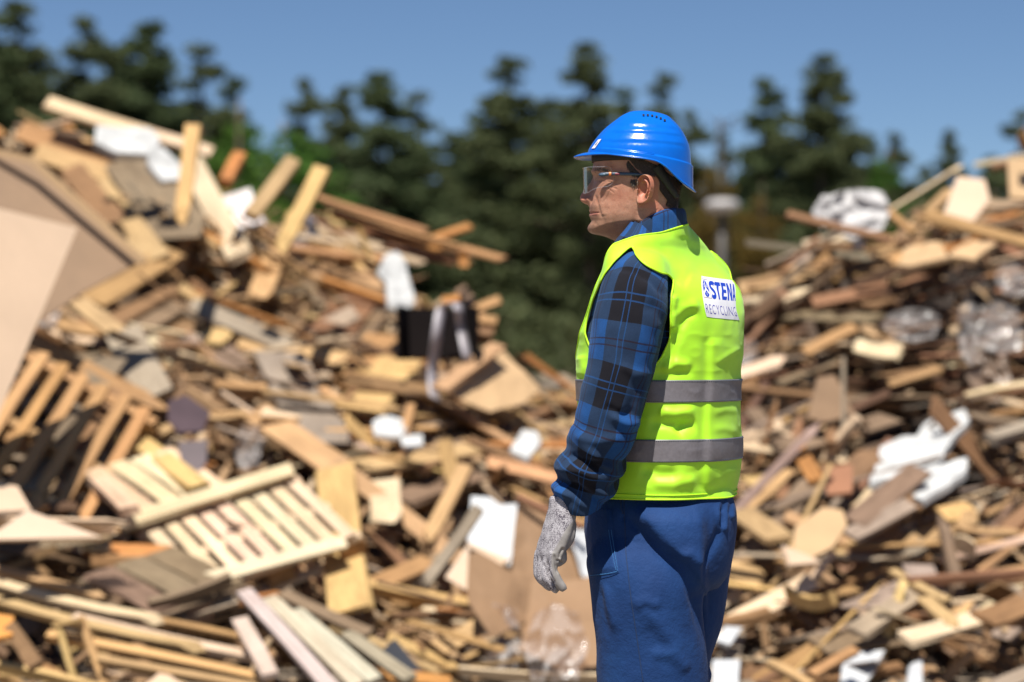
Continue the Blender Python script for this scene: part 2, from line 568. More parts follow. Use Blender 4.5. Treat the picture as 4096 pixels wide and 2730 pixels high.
# =================================================================== wood waste heaps
def crest_z(x): return sm_interp(x, [(-9, 3.0), (-5, 3.0), (-3.4, 2.78), (-2.75, 2.62), (-1.9, 2.38), (-1.25, 2.12), (-.74, 1.86), (-.3, 1.45), (0, 1.10), (.3, .98), (.8, 1.05), (1.2, 1.40), (1.66, 1.74), (2.1, 1.90), (2.6, 2.12), (3.06, 2.32), (4, 2.6), (6, 2.9), (9, 2.7)])
def crest_y(x): return np.interp(x, [-6, -1, .2, 1.5, 6], [16, 16, 14.6, 14.4, 15])
def foot_y(x): return np.interp(x, [-6, -1, .3, 1.2, 6], [8.9, 9.2, 9.5, 9.3, 8.9])
def pile_h(x, y):
    x = np.asarray(x, float); y = np.asarray(y, float)
    yc, yf, zc_ = crest_y(x), foot_y(x), crest_z(x)
    t = (y - yf) / (yc - yf)
    up = np.clip(t, 0, 1)
    h = zc_ * (up ** .92)
    back = np.clip((y - yc) / 5.5, 0, 1)
    h = h * (1 - back * back * (3 - 2 * back))
    p = np.stack([x, y, 0 * x], -1).reshape(-1, 3)
    # hollow under the overhanging layers of the right heap, smaller ones in the left
    for (hx_, hy_, sx_, sy_, dp_) in ((1.75, 12.35, .75, .42, .42), (2.6, 11.2, .5, .35, .28), (-.35, 10.6, .35, .4, .25), (-1.55, 13.0, .3, .4, .2)):
        h = h - dp_ * np.exp(-((x - hx_) / sx_) ** 2 - ((y - hy_) / sy_) ** 2) * (t > 0)
    nz = (fbm(p * np.array([.9, .9, 1]), 101, 2) * .14).reshape(x.shape)
    return np.where((t > 0) & (back < 1), h + nz * np.clip(t * 4, 0, 1) * (1 - back), -.05)
def pile_D(px, py):
    """depth at which the ray through a photograph pixel meets the heap surface"""
    ys = np.linspace(8.6, 21, 620)
    xs = (px - 2048) / FPX * ys; zs = CAM_Z - (py - 1365) / FPX * ys
    h = pile_h(xs, ys)
    k = np.nonzero(h >= zs)[0]
    return float(ys[k[0]]) if len(k) else None
def DD(px, py):
    d = pile_D(px, py)
    if d is not None: return d
    return float(crest_y((px - 2048) / FPX * 15.5)) - .2      # stands above the crest

# ---- materials
def mat_wood():
    m, nt, b = mat_new("sawn_wood")
    oi = N(nt, "ShaderNodeObjectInfo")
    tc = N(nt, "ShaderNodeTexCoord")
    mp = N(nt, "ShaderNodeMapping"); mp.inputs["Scale"].default_value = (1.2, 14, 14)
    off = N(nt, "ShaderNodeVectorMath", operation='ADD'); L(nt, tc.outputs["Object"], off.inputs[0])
    rv = N(nt, "ShaderNodeCombineXYZ"); L(nt, math_n(nt, 'MULTIPLY', oi.outputs["Random"], 37.0), rv.inputs[0]); L(nt, math_n(nt, 'MULTIPLY', oi.outputs["Random"], 11.0), rv.inputs[1])
    L(nt, rv.outputs[0], off.inputs[1]); L(nt, off.outputs[0], mp.inputs[0])
    g = noise_n(nt, 2.2, 4, .65, vec=mp.outputs[0])
    g2 = noise_n(nt, 2.0, 3, .6, vec=off.outputs[0])
    c = mix_col(nt, 1.0, oi.outputs["Color"], ramp(nt, g, [(.28, (.58, .52, .46)), (.5, (.98, .97, .95)), (.75, (1.12, 1.10, 1.06))]), 'MULTIPLY')
    c = mix_col(nt, 1.0, c, ramp(nt, g2, [(.3, (.72, .70, .68)), (.6, (1.06, 1.06, 1.05))]), 'MULTIPLY')
    L(nt, c, b.inputs["Base Color"])
    b.inputs["Roughness"].default_value = .75
    b.inputs["Specular IOR Level"].default_value = .35
    return m
M_wood = mat_wood()
def mat_chips():
    m, nt, b = mat_new("wood_scraps")
    a = N(nt, "ShaderNodeAttribute", attribute_name="tone")
    c = ramp(nt, a.outputs["Fac"], [(0, (.04, .025, .015)), (.3, (.14, .076, .037)), (.55, (.27, .155, .074)), (.8, (.39, .25, .13)), (1, (.50, .38, .25))])
    L(nt, c, b.inputs["Base Color"]); b.inputs["Roughness"].default_value = .8
    return m
M_chips = mat_chips()
def mat_sheet(name, col, rough=.6, var=.1, sc=3, coatcol=None):
    m, nt, b = mat_new(name)
    n1 = noise_n(nt, sc, 4, .6); n2 = noise_n(nt, sc * 14, 3, .6)
    f = math_n(nt, 'ADD', math_n(nt, 'MULTIPLY', n1, .7), math_n(nt, 'MULTIPLY', n2, .3))
    L(nt, ramp(nt, f, [(.35, tuple(c * (1 - var) for c in col)), (.65, tuple(min(1, c * (1 + var)) for c in col))]), b.inputs["Base Color"])
    b.inputs["Roughness"].default_value = rough
    return m
M_chipboard = mat_sheet("pale_chipboard", (.58, .42, .29), .6, .06)
M_hardboard = mat_sheet("brown_hardboard", (.235, .148, .085), .6, .12)
M_cardboard = mat_sheet("cardboard", (.25, .148, .078), .8, .10)  # colour lowered to hold the shade on these upright sheets
M_cardlight = mat_sheet("light_cardboard", (.47, .31, .165), .8, .08)
M_foam = mat_sheet("white_foam", (.47, .47, .46), .75, .28, 5)
M_whiteboard = mat_sheet("white_coated_board", (.50, .51, .52), .45, .10, 4)
M_darkplate = mat_sheet("dark_violet_plate", (.075, .05, .055), .4, .2)
M_charcoal = mat_sheet("charcoal_sheet", (.035, .037, .045), .6, .2)
M_blackbox = mat_sheet("black_crate", (.008, .006, .006), .95, .2)  # near black also stands for the shade inside the open crate
M_blackbox.node_tree.nodes["Principled BSDF"].inputs["Specular IOR Level"].default_value = .05
M_strap = mat_sheet("grey_strap", (.34, .31, .33), .45, .1)
M_gap_dark = mat_sheet("gap_shade_litter", (.030, .020, .014), .9, .45, 5)
M_orange = mat_sheet("orange_board", (.55, .24, .05), .6, .1)
def mat_film():
    m, nt, b = mat_new("crumpled_clear_film")
    b.inputs["Base Color"].default_value = (.60, .55, .52, 1)
    b.inputs["Roughness"].default_value = .16
    b.inputs["Specular IOR Level"].default_value = .9
    tr = N(nt, "ShaderNodeBsdfTransparent"); tr.inputs[0].default_value = (.86, .82, .80, 1)
    mx = N(nt, "ShaderNodeMixShader"); n = noise_n(nt, 2.5, 2)
    L(nt, ramp(nt, n, [(.3, (.12, .12, .12)), (.7, (.45, .45, .45))]), mx.inputs[0])
    L(nt, tr.outputs[0], mx.inputs[1]); L(nt, b.outputs[0], mx.inputs[2]); L(nt, mx.outputs[0], nt.nodes["Material Output"].inputs[0])
    return m
M_film = mat_film()

# ---- the body of the heap: litter darkened to paint the shade in the gaps
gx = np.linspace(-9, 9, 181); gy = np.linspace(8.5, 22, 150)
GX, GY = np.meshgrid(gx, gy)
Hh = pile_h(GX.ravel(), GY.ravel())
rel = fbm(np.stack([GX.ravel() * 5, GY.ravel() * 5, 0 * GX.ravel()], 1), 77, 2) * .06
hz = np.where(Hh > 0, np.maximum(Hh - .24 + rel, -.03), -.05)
mound = obj("wood_litter", mesh_from("wood_litter", np.stack([GX.ravel(), GY.ravel(), hz], 1), grid_faces(181, 150, False), M_gap_dark))
tag(mound, kind="stuff", label="broken wood litter inside both waste heaps, darkened for the shade between boards", cat="wood litter")

# ---- board meshes shared by everything sawn (unit size: x length, y width, z thickness)
def board_mesh(k):
    r = np.random.default_rng(100 + k)
    nx = 5
    V, F = [], []
    bow = r.normal(0, .9); tw = r.normal(0, .10)
    broken = k % 3 == 2
    for i in range(nx):
        x = i / (nx - 1) - .5
        z0 = bow * (x * x - .08)
        for (y, z) in ((-.5, -.5), (.5, -.5), (.5, .5), (-.5, .5)):
            xx_ = x
            if i == 0: xx_ -= r.uniform(0, .015)
            if i == nx - 1: xx_ += (r.uniform(-.10, .02) if broken else r.uniform(0, .01))
            V.append((xx_, y * (1 + r.normal(0, .015)) + tw * x * z, z + z0))
    F = grid_faces(4, nx)
    F.append((3, 2, 1, 0)); e = (nx - 1) * 4
    if broken:
        # splintered end
        n = len(V)
        V += [(.5 + r.uniform(.0, .07), -.22, .1), (.5 + r.uniform(.02, .10), .24, -.1)]
        F += [(e, e + 1, n + 1, n), (e + 1, e + 2, n + 1), (e + 2, e + 3, n, n + 1), (e + 3, e, n)]
    else:
        F.append((e, e + 1, e + 2, e + 3))
    return mesh_from("board", V, F, M_wood, False)
BOARDS = [board_mesh(k) for k in range(9)]
TONES = {
    "pale grey": (.50, .43, .35), "pale": (.63, .48, .325), "pine": (.46, .295, .145), "yellow": (.54, .355, .15), "honey": (.37, .213, .092), "brown": (.225, .125, .060),
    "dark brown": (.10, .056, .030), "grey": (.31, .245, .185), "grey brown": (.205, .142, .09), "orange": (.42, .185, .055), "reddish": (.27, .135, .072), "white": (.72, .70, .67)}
def tone(t, j=.10):
    c = np.array(TONES[t]) * np.exp(rng.normal(0, j)); c = c * (1 + rng.normal(0, .035, 3))
    return (*np.clip(c, .01, .85), 1)
def frame_from(xa, up):
    X = Vector(xa).normalized(); Z = Vector(up); Z = (Z - X * Z.dot(X)).normalized(); Y = Z.cross(X)
    return Matrix((X, Y, Z)).transposed()
def board(name, p1, p2, width, thick, up, col, mesh=None, parent=None):
    p1, p2 = Vector(p1), Vector(p2)
    o = bpy.data.objects.new(name, mesh or BOARDS[rng.integers(0, 9)])
    COL.objects.link(o)
    M = frame_from(p2 - p1, up).to_4x4(); M.translation = (p1 + p2) / 2
    M = M @ Matrix.Diagonal((*((p2 - p1).length, width, thick), 1))
    if parent is not None:
        o.parent = parent
        M = parent.matrix_basis.inverted() @ M
    o.matrix_basis = M
    o.color = col
    return o
UPN = Vector((0, -.5, .86))            # typical outward direction of the slope
CAMP = Vector((0, 0, CAM_Z))

def fboard(px1, py1, px2, py2, wpx, t, label, name="plank", cat=None, thick=.022, lift=.06, up=None, d1=None, d2=None, roll=0, group=None, mesh=None):
    """one recognisable board of the photograph: ends and width in photograph pixels"""
    D1 = (DD(px1, py1) if d1 is None else d1) - lift; D2 = (DD(px2, py2) if d2 is None else d2) - lift
    a, b = P(px1, py1, D1), P(px2, py2, D2)
    u = Vector(up) if up else UPN.copy()
    u.x += roll
    ax = (b - a).normalized()
    view = ((a + b) / 2 - CAMP).normalized()
    un = (u - ax * u.dot(ax)).normalized()
    fs = max(.35, abs(un.dot(view)))            # foreshortening of the face
    th_fs = math.sqrt(max(0, 1 - fs * fs))
    w = max(.015, (wpx / FPX * (D1 + D2) / 2 - thick * th_fs) / fs)
    o = board(name, a, b, w, thick, u, tone(t, .05), mesh)
    tag(o, label, cat or name.replace("_", " "), group)
    return o

def slab(name, pts, depths, thick, mat, label, cat, sub=1, warp=0, group=None):
    """flat sheet through photograph pixels; depths: three (px, py, D) that fix its plane"""
    A, B, C = (P(d[0], d[1], d[2] - .24) for d in depths)
    n = (B - A).cross(C - A).normalized()
    if n.dot(A - CAMP) > 0: n = -n
    V = []
    for (x, y) in pts:
        d = P(x, y, 1.0) - CAMP
        k = (A - CAMP).dot(n) / d.dot(n)
        V.append(CAMP + d * k)
    c = sum(V, Vector()) / len(V)
    m = len(V)
    import bmesh
    b = bmesh.new()
    top = [b.verts.new(v - c) for v in V]
    f = b.faces.new(top)
    if warp:
        bmesh.ops.triangulate(b, faces=[f])
        for _ in range(3): bmesh.ops.subdivide_edges(b, edges=[e for e in b.edges if e.calc_length() > .06], cuts=1); bmesh.ops.triangulate(b, faces=b.faces[:])
        for v in b.verts:
            q_ = np.array([v.co + c]) * 5.5
            v.co += n * float(fbm(q_, len(name), 3)[0]) * warp
    r = bmesh.ops.extrude_face_region(b, geom=b.faces[:])
    bmesh.ops.translate(b, verts=[g for g in r["geom"] if isinstance(g, bmesh.types.BMVert)], vec=-n * thick)
    bmesh.ops.recalc_face_normals(b, faces=b.faces[:])
    me = bpy.data.meshes.new(name); b.to_mesh(me); b.free()
    me.materials.append(mat)
    o = obj(name, me); o.location = c
    tag(o, label, cat, group)
    return o

def crumple(name, cx, cy, wpx, hpx, label, cat, mat=None, lift=.12, seed=0, amp=.10, D=None, shear=0):
    """crumpled plastic film or foam: a folded sheet"""
    D = (DD(cx, cy) if D is None else D) - lift
    mat = mat or M_film
    n = 26
    w, h = wpx / FPX * D, hpx / FPX * D
    s, t = np.meshgrid(np.linspace(-1, 1, n), np.linspace(-1, 1, n)); s = s.ravel(); t = t.ravel()
    r0 = np.stack([s * 1.5, t * 1.5, np.full(n * n, seed * 7.7)], 1)
    edge = 1 + .22 * vnoise(r0 * .9, 5 + seed)
    ridged = 1 - 2 * np.abs(fbm(r0, 11 + seed, 2))
    x = s * w / 2 * edge * (1 - .25 * np.abs(t)) + shear * t * w / 2; z = -t * h / 2 * edge * (1 - .2 * np.abs(s))
    y = -ridged * amp * .7 + .2 * amp * vnoise(r0 * 3.1, seed) - z * .35 * -1
    c = P(cx, cy, D)
    o = obj(name, mesh_from(name, np.stack([x, y, z], 1), grid_faces(n, n, False), mat, True)); o.location = c
    tag(o, label, cat)
    return o

# ------------------------------------------------------------------ pallets
def pallet(O, U, W, nslat, label, t="pale", rails=True, slat_fill=.72, thick=.018, block=.075, both=True, group="pallets thrown on the left heap", rail_w=.085, name="pallet"):
    """O, U, W: three corners (px, py, D). Slats run from the O-U edge to the W edge, rails along O-U"""
    o, u, w = P(*O), P(*U), P(*W)
    root = empty(name, o)
    tag(root, label, "pallet", group)
    eu, ew = u - o, w - o
    n = eu.cross(ew).normalized()
    if n.dot(o - CAMP) > 0: n = -n
    k = eu.length / nslat
    for i in range(nslat):
        a = o + eu * ((i + .5) / nslat) + n * rng.normal(0, .002)
        b_ = a + ew * (1 + rng.normal(0, .012)); a = a - ew * abs(rng.normal(0, .012))
        board("slat", a, b_, k * slat_fill * rng.uniform(.92, 1.08), thick, n, tone(t, .08), BOARDS[rng.integers(0, 2)], root)
    if rails:
        eu_n = eu.normalized(); ew_n = ew.normalized()
        for f in (0.03, .5, .97):
            c0 = o + ew * f
            # top rail over the slats, then blocks, then bottom rail
            for (h_, nm) in ((-(thick + .002), "rail"), (-(thick * 2 + block + .002), "bottom_rail")):
                board(nm, c0 - eu * .01 + n * h_, c0 + eu * 1.01 + n * h_, rail_w, thick, n, tone(t, .08), BOARDS[0], root)
            for g in (.05, .5, .95):
                cc = c0 + eu * g + n * (-(thick * 1.5 + block / 2 + .002))
                board("block", cc - eu_n * .055, cc + eu_n * .055, rail_w * .95, block, n, tone("honey" if t != "grey brown" else t, .12), BOARDS[1], root)
    return root
# ------------------------------------------------------------------ recognisable pieces of the left heap
# the two big sheets at the left edge
slab("chipboard_sheet", [(-260, 770), (310, 912), (-30, 1720), (-420, 1600)], [(0, 835, 10.6), (310, 912, 10.9), (0, 1690, 9.9)], .018, M_chipboard, "large pale chipboard sheet leaning at the left edge of the heap", "board")
slab("hardboard_sheet", [(-300, 520), (130, 640), (565, 1045), (330, 1170), (100, 1330), (-300, 1300)], [(0, 600, 12.3), (565, 1045, 12.2), (0, 1300, 11.6)], .014, M_hardboard, "large brown hardboard sheet standing behind the pale chipboard sheet", "board")
slab("batten_board", [(-60, 585), (130, 628), (585, 1040), (565, 1062), (118, 655), (-60, 612)], [(0, 590, 12.2), (580, 1045, 12.1), (0, 612, 12.2)], .03, M_cardlight, "light edge strip along the brown hardboard sheet", "strip")
# foam
slab("foam_sheet", [(385, 505), (600, 520), (640, 570), (605, 620), (470, 612), (378, 570)], [(385, 505, 14.4), (640, 570, 14.4), (470, 620, 14.25)], .05, M_foam, "white foam sheet lying near the top of the left heap", "foam", warp=.02)
slab("foam_sheet", [(600, 590), (650, 580), (735, 665), (715, 720), (650, 722), (590, 650)], [(600, 590, 14.2), (735, 665, 14.2), (650, 722, 14.1)], .05, M_foam, "white foam piece hanging below the foam sheet on the left crest", "foam", warp=.02)
slab("foam_sheet", [(1545, 1010), (1590, 1000), (1630, 1050), (1660, 1210), (1600, 1255), (1550, 1235), (1545, 1140), (1505, 1100)], [(1545, 1010, 13.6), (1630, 1050, 13.6), (1600, 1255, 13.4)], .04, M_foam, "white foam sheet hanging upright beside the black crate", "foam", warp=.05)
fb = fboard
fb(190, 415, 600, 545, 62, "pale", "long pale plank sloping down along the left crest", lift=.3, thick=.03)
fb(600, 540, 845, 610, 55, "pale", "pale plank continuing the crest line to the upright yellow batten", lift=.25, thick=.03)
fb(80, 530, 560, 690, 95, "honey", "wide honey plank lying below the pale crest plank", lift=.25, thick=.03)
fb(150, 610, 620, 760, 80, "pine", "wide pine plank second below the crest plank", lift=.3)
fb(775, 515, 725, 870, 66, "yellow", "yellow batten standing upright beside the white foam", name="batten", lift=.35, thick=.045, up=(0, -1, .1), d1=13.7, d2=13.3)
fb(770, 660, 960, 1030, 64, "pale", "pale batten leaning from the upright yellow batten down to the right", name="batten", lift=.35, thick=.045, up=(0, -1, .3))
fb(1170, 650, 1000, 870, 66, "pine", "pine batten pointing up right, left of a twin", name="batten", lift=.45, thick=.05, up=(0, -1, .2), d1=13.9, d2=13.5)
fb(1285, 690, 1130, 980, 66, "yellow", "long yellow batten pointing up right on the crest", name="batten", lift=.5, thick=.05, up=(0, -1, .2), d1=13.8, d2=13.2)
fb(1110, 1010, 1040, 1180, 62, "pine", "short pine batten in line below the long yellow batten", name="batten", lift=.35, thick=.045, up=(0, -1, .2))
fb(960, 620, 900, 730, 60, "orange", "orange stub of timber sticking up on the left crest", name="batten", lift=.3, thick=.06, up=(0, -1, .2), d1=14.6, d2=14.3)
fb(380, 740, 620, 1040, 62, "pine", "pine batten slanting down right beside the hardboard edge", name="batten", lift=.35, thick=.03, up=(0, -.9, .5))
fb(290, 680, 450, 880, 48, "brown", "brown strip slanting above the hardboard edge", lift=.3, up=(0, -.9, .5))
fb(530, 640, 720, 930, 90, "grey brown", "curved grey brown plank below the hanging foam", lift=.35, up=(0, -.8, .6))
fb(640, 720, 740, 900, 60, "grey", "grey plank beside the upright yellow batten foot", lift=.35, up=(0, -.8, .6))
fb(905, 790, 960, 920, 80, "white", "whitish board end between the leaning battens", lift=.35, up=(0, -.9, .4))
fb(360, 1215, 690, 1010, 64, "honey", "honey plank running up right from the hardboard corner", lift=.30, up=(0, -.8, .6))
for k, (y0, y1, tn) in enumerate(((1190, 1330, "brown"), (1235, 1390, "grey brown"), (1300, 1440, "brown"))):
    fb(430 + k * 60, y1 - 30, 690 + k * 45, y0 - 40 + k * 18, 46, tn, ("upper", "middle", "lower")[k] + " brown slat of the broken crate under the honey plank", name="slat_board", cat="slat", lift=.18 - k * .01, up=(0, -.8, .6))
fb(310, 1210, 480, 1340, 58, "pine", "pine plank leaning left of the grey upright post", lift=.35)
fb(230, 1300, 420, 1330, 58, "honey", "short honey board under the chipboard sheet corner", lift=.25)
fb(495, 1330, 620, 1590, 70, "grey", "grey weathered plank slanting down right past the broken crate", lift=.42, up=(0, -.9, .4))
fb(765, 1225, 1150, 1380, 72, "grey", "long grey weathered plank lying across the middle of the left heap", lift=.28)
fb(1120, 1420, 1300, 1780, 92, "grey", "broad grey plank standing slanted in the middle of the left heap", lift=.40, up=(.2, -.9, .4))
fb(590, 1360, 700, 1440, 70, "pale", "short pale plank beside the grey slanted plank", lift=.35)
fb(880, 1410, 960, 1480, 90, "grey brown", "greyish short board right of the clear film scrap", lift=.3)
fb(860, 1560, 1060, 1570, 70, "honey", "honey block carrying the wrinkled clear film", name="timber_block", cat="timber", lift=.28, thick=.07)
slab("plate", [(672, 1605), (745, 1580), (842, 1650), (810, 1725), (715, 1730), (672, 1680)], [(672, 1605, 11.2), (842, 1650, 11.2), (715, 1730, 11.0)], .01, M_darkplate, "dark violet plate in the middle of the left heap", "plate")
slab("plate", [(710, 1770), (830, 1760), (825, 1850), (790, 1900), (725, 1840)], [(710, 1770, 10.95), (830, 1760, 10.95), (790, 1900, 10.8)], .01, M_darkplate, "second dark plate below the violet plate", "plate")
fb(780, 1685, 1000, 1665, 54, "pine", "pine batten pointing left at the dark violet plate", name="batten", lift=.3, thick=.04)
fb(1030, 1650, 1370, 1890, 74, "pine", "long pine plank running down right through the centre of the heap", lift=.40, up=(0, -.8, .6))
fb(1340, 1860, 1830, 2230, 72, "pine", "long pine plank continuing down right to the cardboard", lift=.45, up=(0, -.8, .6))
fb(1050, 1655, 1190, 1690, 52, "pale", "pale short plank on top of the long pine plank", lift=.5)
fb(1335, 1880, 1405, 2440, 84, "yellow", "yellow plank standing upright right of the pale pallet", lift=.50, up=(0, -1, .15))
fb(1405, 1900, 1440, 2300, 40, "honey", "narrow honey strip behind the upright yellow plank", lift=.40, up=(0, -1, .15))
fb(1540, 1930, 1545, 2080, 72, "pale", "pale board standing behind the crossing planks", lift=.35, up=(0, -1, .2))
fb(1780, 1770, 1810, 1920, 44, "honey", "short honey batten standing in the middle of the heap", name="batten", lift=.4, up=(0, -1, .2))
fb(1450, 1870, 1890, 1800, 56, "pine", "pine plank lying level above the standing honey batten foot", lift=.3)
fb(1860, 1880, 1720, 2140, 56, "pine", "pine batten leaning up right left of the white board", name="batten", lift=.42, thick=.04, up=(0, -.9, .4))
fb(1915, 2040, 1700, 2340, 54, "grey", "grey batten leaning across the white board", name="batten", lift=.70, thick=.04, up=(0, -.9, .4), d1=10.4, d2=10.3)
fb(1430, 2340, 1890, 2430, 62, "yellow", "long yellow batten lying level below the crossing planks", name="batten", lift=.45, thick=.045)
fb(1480, 2350, 1720, 2250, 60, "honey", "honey plank rising right above the level yellow batten", lift=.42)
fb(1500, 2130, 1640, 2290, 52, "brown", "brown plank slanting in the dark gap by the upright yellow plank", lift=.2)
slab("board_scrap", [(1870, 2180), (1880, 2200), (1880, 2370), (1780, 2310)], [(1870, 2180, 10.15), (1880, 2370, 10.05), (1780, 2310, 10.1)], .02, M_chipboard, "pale triangular board scrap left of the large cardboard", "board")
slab("white_board", [(1885, 1985), (1960, 1990), (2000, 2020), (2085, 2015), (2040, 2265), (1870, 2165)], [(1885, 1985, 10.6), (2085, 2015, 10.6), (2040, 2265, 10.35)], .018, M_whiteboard, "white coated board leaning on the cardboard near the gloved hand", "board")
slab("board_scrap", [(1868, 2165), (2040, 2240), (1990, 2270), (1900, 2230)], [(1868, 2165, 10.3), (2040, 2240, 10.3), (1990, 2270, 10.25)], .02, M_chipboard, "pale edge strip under the white coated board", "board")
# cardboard beside the legs
slab("cardboard", [(1880, 2190), (2140, 2350), (2110, 2480), (1960, 2560), (1880, 2400)], [(1880, 2190, 9.95), (2140, 2350, 10.0), (1960, 2560, 9.6)], .006, M_cardboard, "large brown cardboard flap below the white coated board", "cardboard", warp=.02)
slab("cardboard", [(2070, 1990), (2300, 2100), (2420, 2300), (2400, 2460), (2140, 2340), (2050, 2290)], [(2070, 1990, 10.4), (2400, 2200, 10.4), (2140, 2340, 10.1)], .006, M_cardboard, "large brown cardboard sheet behind the gloved hand", "cardboard", warp=.02)
slab("cardboard", [(2130, 2330), (2420, 2300), (2460, 2640), (2300, 2700), (2080, 2600)], [(2130, 2330, 10.0), (2420, 2300, 10.0), (2300, 2700, 9.5)], .006, M_cardboard, "brown cardboard flap low behind the blue trousers", "cardboard", warp=.03)
slab("cardboard_scrap", [(2290, 2080), (2390, 2130), (2390, 2320), (2330, 2310), (2290, 2180)], [(2290, 2080, 10.35), (2390, 2130, 10.35), (2330, 2310, 10.2)], .006, M_whiteboard, "white torn sheet between gloved hand and blue trousers", "paper", warp=.03)
fb(2070, 1990, 2330, 2110, 34, "reddish", "reddish strip along the top of the cardboard behind the hand", lift=.6, d1=10.7, d2=10.6)
fb(1880, 2380, 2130, 2440, 30, "honey", "thin honey lath across the cardboard flap", lift=.35)
# light cardboard and crate in the gap
slab("cardboard", [(1990, 1370), (2160, 1560), (2100, 1610), (1960, 1650), (1780, 1560), (1900, 1400)], [(1990, 1370, 12.9), (2160, 1560, 12.8), (1780, 1560, 12.3)], .008, M_cardlight, "light folded cardboard box lid beside the black crate", "cardboard", warp=.015)
fb(1760, 1560, 1990, 1385, 46, "pine", "pine plank along the fold of the light cardboard lid", lift=.3, d1=12.3, d2=12.8)
box_ = empty("black_crate", P(1760, 1330, 12.7)); tag(box_, "black open crate in the gap at the right end of the left heap", "crate")
def crate_wall(pts, dep, nm):
    o_ = slab(nm, pts, dep, .02, M_blackbox, None, None); o_.parent = box_; o_.matrix_parent_inverse = box_.matrix_basis.inverted(); return o_
crate_wall([(1615, 1232), (1885, 1235), (1885, 1432), (1625, 1430)], [(1615, 1232, 12.95), (1885, 1235, 12.95), (1625, 1430, 12.8)], "back_panel")
crate_wall([(1600, 1225), (1630, 1230), (1640, 1440), (1605, 1440)], [(1600, 1225, 12.5), (1630, 1230, 12.95), (1605, 1440, 12.5)], "side_panel")
crate_wall([(1870, 1225), (1900, 1230), (1900, 1440), (1870, 1440)], [(1900, 1225, 12.5), (1870, 1230, 12.95), (1900, 1440, 12.5)], "side_panel")
def strap_(pts, w, label, D):
    V = []
    c = catmull([(a, b, 0) for a, b in pts], 30)
    for k, (a, b, _) in enumerate(c):
        for sg in (-1, 1):
            V.append(P(a + sg * w / 2, b, D + .03 * math.sin(k * .4) + .02 * sg))
    o_ = obj("plastic_strap", mesh_from("plastic_strap", V, grid_faces(2, 30, False), M_strap))
    so = o_.modifiers.new("Solidify", 'SOLIDIFY'); so.thickness = .003
    tag(o_, label, "strap")
strap_([(1800, 1215), (1765, 1240), (1748, 1330), (1735, 1430), (1730, 1540), (1750, 1640)], 40, "long grey plastic strap hanging down in front of the black crate", 12.2)
strap_([(1800, 1212), (1828, 1225), (1845, 1310), (1870, 1440)], 36, "short grey plastic strap hanging at the right of the black crate", 12.3)
fb(1770, 1210, 1840, 1195, 40, "orange", "orange wood end on top of the black crate", lift=.5, d1=12.9, d2=12.9)
fb(1885, 1250, 2000, 1200, 44, "honey", "honey board end sticking out right of the black crate", lift=.4, d1=13.6, d2=13.6)
fb(1900, 1290, 1985, 1300, 70, "honey", "rough honey wood chunk on the right rim of the black crate", name="timber_block", cat="timber", lift=.4, thick=.06, d1=13.4, d2=13.4)
fb(1905, 1340, 1970, 1350, 62, "brown", "brown wood chunk under the rough honey chunk", name="timber_block", cat="timber", lift=.4, thick=.06, d1=13.3, d2=13.3)
fb(1840, 1160, 1960, 1330, 40, "grey brown", "grey brown post leaning behind the black crate", lift=.1, d1=14.5, d2=14.0, up=(0, -1, .1))
# long laths overhanging the gap
for k, (a, b, c_, d_, w, tn, lb) in enumerate((
    (1270, 790, 1700, 925, 26, "honey", "upper honey lath of the overhanging bundle"), (1300, 830, 1830, 985, 24, "honey", "long honey lath under the upper one in the overhanging bundle"),
    (1400, 880, 2010, 1035, 32, "honey", "longest honey lath, its tip reaching over the gap"), (1330, 860, 1760, 1000, 26, "orange", "orange lath in the overhanging bundle"),
    (1480, 940, 1860, 1040, 30, "brown", "brown lath under the overhanging bundle"), (1450, 900, 1900, 1020, 24, "brown", "thin brown lath in the middle of the overhanging bundle"),
    (1550, 985, 1830, 1055, 34, "reddish", "reddish lath lowest of the overhanging bundle"))):
    fb(a, b, c_, d_, w, tn, lb, name="lath", lift=.25 - k * .01, d1=14.6, d2=14.2, thick=.016, up=(0, -.25, 1))
fb(1740, 955, 1880, 905, 34, "orange", "orange lath end pointing up at the overhanging bundle", name="lath", lift=.2, d1=14.3, d2=14.4)
fb(1850, 1005, 1855, 1070, 40, "orange", "orange wood stub below the overhanging lath tip", name="lath", lift=.2, d1=14.1, d2=14.1)
crumple("dark_film", 1215, 940, 130, 190, "dark crumpled film sheet beside the yellow crest battens", "plastic film", mat_sheet("dark_film", (.12, .11, .125), .35, .3, 6), .3, 3, .05)
fb(1330, 1330, 1440, 1180, 76, "brown", "broad brown board leaning up right, first of a pair", lift=.32, up=(0, -.9, .4))
fb(1385, 1400, 1500, 1230, 62, "grey brown", "grey brown board leaning up right, second of a pair", lift=.32, up=(0, -.9, .4))
fb(1260, 1130, 1530, 1120, 84, "pine", "wide pine board lying level left of the hanging foam", lift=.3)
fb(1440, 1640, 1600, 1440, 78, "yellow", "wide yellow board leaning up right in front of the black crate", lift=.40, up=(0, -.9, .4))
fb(1420, 1560, 1540, 1350, 70, "honey", "honey board behind the wide yellow leaning board", lift=.34, up=(0, -.9, .4))
fb(1620, 1700, 2280, 1610, 50, "honey", "long honey beam lying level under the light cardboard lid", name="beam", lift=.35, thick=.05)
fb(1560, 1720, 1900, 1670, 44, "grey", "grey weathered batten lying level left of the honey beam", name="batten", lift=.4)
fb(1700, 1880, 2290, 1600, 46, "reddish", "reddish beam slanting up right behind the plaid sleeve", name="beam", lift=.32, thick=.045)
fb(1880, 1770, 2170, 1870, 44, "brown", "brown plank slanting down right to the sleeve", lift=.3)
fb(1950, 1850, 2230, 1920, 60, "pine", "pine plank lying behind the sleeve cuff", lift=.3)
